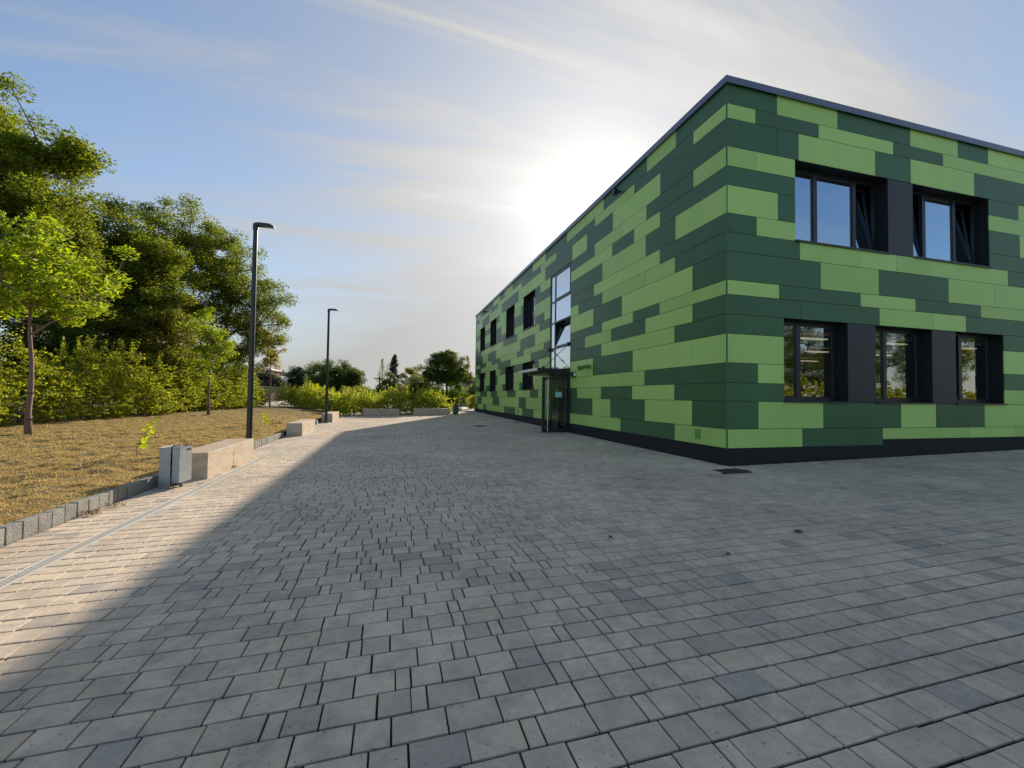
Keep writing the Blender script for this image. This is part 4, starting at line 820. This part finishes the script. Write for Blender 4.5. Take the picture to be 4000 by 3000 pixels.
# trees and bushes at the end of the yard
tree('yew_bush', 'big dark rounded bush behind the hedge, right of the far lamp post', 'bush', (-5.1, 47.1, .2), 1.2, .16, [(-6.0, 47, 3.1, 2.3, 2.2, 2.2, 80), (-4.4, 47, 2.8, 1.6, 1.7, 1.9, 46), (-5.4, 47, 1.6, 3.0, 2.2, 1.4, 46)], 200, .60, .17, M_L_DARK, seed=51, limbs=9, shell=.4, flat=.1)
tree('bush', 'brownish green low bush in front of the big dark rounded bush', 'bush', (-3.3, 40.4, .2), .4, .08, [(-3.3, 40.4, 1.35, 1.5, 1.2, .95, 40)], 170, .42, .12, M_L_BROWN, seed=52, limbs=5, shell=.3)
tree('bush', 'tall loose yellow green shrub right of the brownish bush', 'bush', (-1.9, 40.2, .2), .5, .06, [(-1.9, 40.2, 1.3, .8, .8, 1.1, 22)], 130, .36, .13, M_L_SHRUB, seed=58, limbs=4, shell=.3)
tree('pine_tree', 'round dark pine in front of the wind turbines', 'tree', (-13.0, 66.0, .2), 1.8, .2, [(-13.0, 66, 3.6, 2.1, 1.8, 1.9, 60), (-12.4, 66, 2.3, 2.2, 1.6, 1.3, 30)], 150, .55, .20, M_L_CONIF, seed=53, limbs=8, shell=.4)
tree('bush', 'dark bush behind the fence below the orange young tree', 'bush', (-16.5, 62.0, .2), .8, .12, [(-16.5, 62, 2.8, 3.2, 2.0, 2.0, 60)], 150, .7, .22, M_L_CONIF, seed=54, limbs=6, shell=.3)
def conifer(label, x, y, z, h, r, m_, n, per, seed, droop=.25, ls=.14, sparse=False):
    rg = np.random.RandomState(seed); t = thing('conifer', label, 'tree', (x, y, z)); mb = MB(); mb.tube([(x, y, z), (x+.05, y, z+h*.5), (x, y, z+h)], [.10, .06, .01], 6)
    C = []
    for i in range(n):
        f = (i/n)**.9; zz_ = z+h*(.12+.86*f); rl = r*(1-f)**.8*(.75+.4*rg.rand())+.08; a = rg.uniform(0, 6.28); d = droop*rl*(1 if not sparse else -1.2)
        e = np.array([x+math.cos(a)*rl, y+math.sin(a)*rl, zz_-d]); mb.tube([(x, y, zz_), tuple((np.array([x, y, zz_])+e)/2+[0, 0, .04]), tuple(e)], [.018, .012, .005], 3, False)
        u = rg.rand(per)**.7; p = np.array([x, y, zz_])+(e-np.array([x, y, zz_]))*u[:, None]+rg.normal(0, .05+.03*(not sparse), (per, 3)); p[:, 2] -= rg.rand(per)*.12*(not sparse); C.append(p)
    mb.obj('trunk', M_BARK, t); new_mesh('crown', leaves_mesh('crown', np.concatenate(C), ls, m_, .2, .35, rng=rg), t)
conifer('thin pale larch rising above the shrubs, left of the dark spruce', -1.5, 62.7, .2, 6.5, 1.1, M_L_WISP, 60, 26, 61, sparse=True, ls=.13)
conifer('tall dark pointed spruce in the middle of the far tree line', .1, 60.1, .2, 6.9, 1.7, M_L_CONIF, 90, 75, 62, ls=.19)
conifer('faint thin dead conifer between the larch and the spruce', -.9, 68, .2, 6.2, .5, M_L_WISP, 36, 12, 63, sparse=True, ls=.12)
tree('shrub', 'tall dark green shrub between the larch and the spruce', 'bush', (-.5, 46, .2), .8, .08, [(-.5, 46, 2.3, 1.0, .9, 1.6, 34)], 150, .42, .15, M_L_DARK, seed=64, limbs=5, shell=.3)
tree('shrub', 'small reddish autumn shrub below the spruce', 'bush', (.95, 44, .2), .5, .05, [(.95, 44, 1.7, .9, .8, .8, 20)], 80, .36, .12, M_L_AUT, seed=65, limbs=5, shell=.3)
tree('maple_tree', 'small open maple left of the round crowned tree', 'tree', (2.0, 49.3, .2), 1.6, .12, [(2.0, 49.3, 3.7, 1.35, 1.3, 1.0, 30), (2.3, 49.0, 2.2, 1.6, 1.2, 1.0, 22)], 110, .40, .16, M_L_BROWN, seed=66, limbs=8)
tree('bush', 'large dark bush under the small open maple', 'bush', (2.4, 43.5, .2), .5, .10, [(2.2, 43.5, 1.9, 1.9, 1.4, 1.35, 70), (3.6, 43.5, 1.8, 1.2, 1.2, 1.2, 30)], 190, .48, .14, M_L_DARK, seed=67, limbs=6, shell=.3)
tree('round_tree', 'dark round crowned tree with a straight trunk near the building corner', 'tree', (4.75, 39.2, .25), 2.3, .15, [(4.5, 39.2, 4.15, 2.1, 1.9, 1.25, 100), (4.9, 39.2, 3.2, 2.35, 1.9, .8, 70), (4.7, 39.2, 5.05, 1.15, 1.0, .6, 26)], 150, .42, .15, M_L_DARK, seed=68, limbs=14, shell=.45)
for i, (x, y, z, r_, m_, lab) in enumerate(((5.15, 37.4, 1.55, .75, M_L_SHRUB, 'yellow green shrub right of the round tree trunk'), (4.25, 37.2, 1.25, .65, M_L_SHRUB, 'yellow green shrub left of the round tree trunk'), (6.1, 39.6, 1.9, 1.1, M_L_SHRUB, 'tall bright green shrub between the round tree and the building'),
      (7.3, 41.0, 1.8, 1.2, M_L_DARK, 'dark green shrub hugging the building corner behind the path'), (6.75, 36.3, .95, .62, M_L_HEDGE2, 'low yellow bush at the foot of the building corner'), (5.5, 40.8, .9, .9, M_L_DARK, 'low dark shrub at the end of the path'))):
    tree('shrub', lab, 'bush', (x, y, .25), .3, .05, [(x, y, z, r_, r_*.8, z*.62, 26)], 140, .34, .12, m_, seed=70+i, limbs=5, shell=.3)
conifer('pale drooping willow top right of the round tree', 10.0, 59.4, .2, 7.2, 1.0, M_L_WISP, 60, 30, 81, droop=1.2, ls=.16)
# power pole
pp = thing('power_pole', 'thin wooden power pole with a crossarm among the far trees', 'pole', (-1.6, 54.4, .2)); MB().tube([(-1.6, 54.4, .2), (-1.6, 54.4, 3.75)], .08, 8).obj('pole', M_BARK, pp); MB().box(-2.3, -1.0, 54.35, 54.45, 3.45, 3.55).obj('crossarm', M_BARK, pp); MB().box(-2.1, -1.1, 54.35, 54.45, 3.25, 3.32).obj('crossarm', M_BARK, pp)
# houses
h1 = thing('house', 'grey rendered house with red tiled lean-to roof just past the far building corner', 'house', (11.5, 55, .2))
MB().prism([(8.6, .1), (16, .1), (16, 4.1), (8.6, 3.5)], 54.5, 62, 'y').obj('wall', M_GREYR, h1)
rf = MB(); rf.v = [(7.9, 54, 3.55), (16.4, 54, 4.05), (16.4, 63, 4.9), (7.9, 63, 4.4), (7.9, 54, 3.8), (16.4, 54, 4.3), (16.4, 63, 5.15), (7.9, 63, 4.65)]; rf.f = [(0, 3, 2, 1), (4, 5, 6, 7), (0, 1, 5, 4), (1, 2, 6, 5), (2, 3, 7, 6), (3, 0, 4, 7)]; rf.obj('roof', M_TILE, h1)
MB().box(7.85, 16.5, 53.9, 54.0, 3.45, 3.72).obj('fascia', M_CREAM, h1)
lt = MB(); lt.v = [(8.4, 53.2, 1.55), (11.6, 53.2, 3.35), (11.6, 54.4, 3.6), (8.4, 54.4, 1.8)]; lt.f = [(0, 1, 2, 3)]
rfl = lt.obj('lean_to_roof', M_TILE, h1)
for i in range(16):
    a = i/16; x = 8.4+3.2*a; z = 1.6+1.8*a; MB().box(x, x+.15, 53.1, 54.2, z-.02, z+.08).obj('roof_tile', M_TILE, rfl)
h2 = thing('brick_building', 'low dark red brick building behind the fence below the wind turbines', 'building', (-13, 82, .2))
MB().box(-19, -10.5, 80, 88, .1, 3.3).obj('wall', M_BRICK, h2); MB().box(-19.3, -10.2, 79.7, 88.3, 3.3, 3.5).obj('roof', M_CREAM, h2)
h3 = thing('brick_building', 'red and white brick building glimpsed through the trees left of the tall lamp post', 'building', (-27, 85, .2))
MB().box(-34, -21, 84, 92, .1, 5.6).obj('wall', M_BRICK, h3); MB().box(-34.3, -20.7, 83.8, 92.2, 5.6, 5.9).obj('roof', M_CREAM, h3)
for i in range(5):
    w = MB().box(-32.8+i*2.4, -31.4+i*2.4, 83.94, 84.0, 3.4, 4.8).obj('window', M_WHITE, h3); MB().box(-32.65+i*2.4, -31.55+i*2.4, 83.92, 83.94, 3.55, 4.65).obj('pane', M_BLACK, w)
h4 = thing('house', 'beige rendered house glimpsed behind the large maples', 'house', (-34, 60, .2))
MB().box(-40, -27, 60, 70, .1, 8.6).obj('wall', M_RENDER, h4); MB().prism([(-40.6, 8.5), (-26.4, 8.5), (-33.5, 12)], 59.5, 70.5, 'y').obj('roof', M_TILE, h4)
for i in range(4): w = MB().box(-38.8+i*3, -37.6+i*3, 59.93, 60.0, 5.4, 6.9).obj('window', M_WHITE, h4)
h5 = thing('flat_roof_hall', 'pale long flat roofed hall far behind the brick building', 'building', (-28, 150, .2)); MB().box(-52, -16, 150, 165, 0, 6.3).obj('wall', M_CREAM, h5)
# wind turbines
def turbine(label, x, y, hub, bl, a0):
    t = thing('wind_turbine', label, 'wind turbine', (x, y, 0), 'wind turbines on the horizon'); MB().tube([(x, y, 0), (x, y, hub)], [2.6, 1.5], 12).obj('tower', M_WHITE, t); MB().box(x-1.8, x+1.8, y-4, y+5, hub-1.8, hub+2).obj('nacelle', M_WHITE, t)
    for k in range(3):
        a = R(a0+120*k); dx, dz = math.sin(a), math.cos(a); px_, pz_ = dz, -dx; mb = MB()
        prof = [(1.5, 1.2), (bl*.15, 2.4), (bl*.5, 1.5), (bl, .3)]
        for r_, w_2 in prof:
            for s_, yy_ in ((-.35, -.4), (.65, -.4), (.65, .4), (-.35, .4)): mb.v.append((x+dx*r_+px_*w_2*s_, y-5+yy_, hub+dz*r_+pz_*w_2*s_))
        for i in range(3):
            for q in range(4): q2 = (q+1) % 4; mb.f.append((i*4+q, i*4+q2, (i+1)*4+q2, (i+1)*4+q))
        mb.f.append((0, 3, 2, 1)); mb.f.append((12, 13, 14, 15)); mb.obj('blade', M_WHITE, t)
    MB().tube([(x, y-6.5, hub), (x, y-3, hub)], [.6, 1.9], 10).obj('hub', M_WHITE, t)
turbine('nearer pale wind turbine, its two upper blades forming a V', -231, 1413, 78, 29, -57)
turbine('farther pale wind turbine behind the round pine', -300, 1640, 73, 30, 10)
# far wood line
rg = np.random.RandomState(90); n = 26000; a = rg.uniform(-.95, .75, n); D_ = 190+60*rg.rand(n); xx = np.sin(a+.27)*D_; yy = np.cos(a+.27)*D_
zt = (3.2+1.6*np.sin(a*23)+1.2*np.sin(a*61)+.8*np.sin(a*140))*rg.rand(n)**.6
wd = new_mesh('far_wood', leaves_mesh('far_wood', np.stack([xx, yy, zt], 1), 1.3, mat('far_foliage', (.07, .10, .06), .8, isl_rand=.5, col2=(.11, .12, .06)), .2, .7, rng=rg)); tag(wd, 'low far belt of trees on the horizon', 'wood', kind='stuff')
# a bird
bd = MB(); bd.v = [(0, 0, 0), (.28, .05, .10), (.10, -.10, 0), (-.30, .02, .12), (-.10, -.10, 0), (0, -.22, -.02), (0, .18, 0), (0, 0, .05)]; bd.f = [(0, 1, 2), (0, 4, 3), (6, 2, 5, 4), (7, 2, 1), (7, 3, 4), (7, 5, 2), (7, 4, 5), (7, 2, 6), (7, 6, 4)]
b_ = bd.obj('bird', M_BLACK); b_.location = (27.0, 28.0, 38.6); b_.scale = (1.4,)*3; b_.rotation_euler = (R(-25), R(30), .6); tag(b_, 'tiny dark bird high in the sky above the building', 'bird')

# ------------------------------------------------ behind the camera, seen mirrored in the window panes
lw2 = sheet('lawn', [6, 20, 40, 70, 110], [-45, -30, -20, -14], lambda x, y: .35+.06*(-14-y)*.5, M_LAWN); tag(lw2, kind='structure')
src = [o for o in bpy.data.objects if o.name.startswith('maple_tree') and o.type == 'EMPTY']
labs = ['maple mirrored in the panes, '+w for w in ('nearest behind the camera', 'second in the row behind the camera', 'third in the row, beside a small gap', 'tallest of the row, fourth one', 'fifth in the row, towards its far end', 'last and farthest of the mirrored row')]
for i, (x, y, s, k) in enumerate(((40, -24, .95, 1), (48, -26, .95, 1), (56, -25, 1.0, 1), (66, -29, 1.1, 1), (77, -30, 1.1, 1), (84, -34, 1.5, 4))):
    copy_tree(src[k], (x, y, .4), i*1.3+.5, s, labs[i], 'maples behind the camera')
hb = hedge('hornbeam_hedge', 'hornbeam hedge behind the camera, mirrored in the ground floor windows', [(12, -17), (30, -17.5), (70, -19)], lambda f: 2.0, 1.6, 26000, .26, M_L_HEDGE, 43, .4)
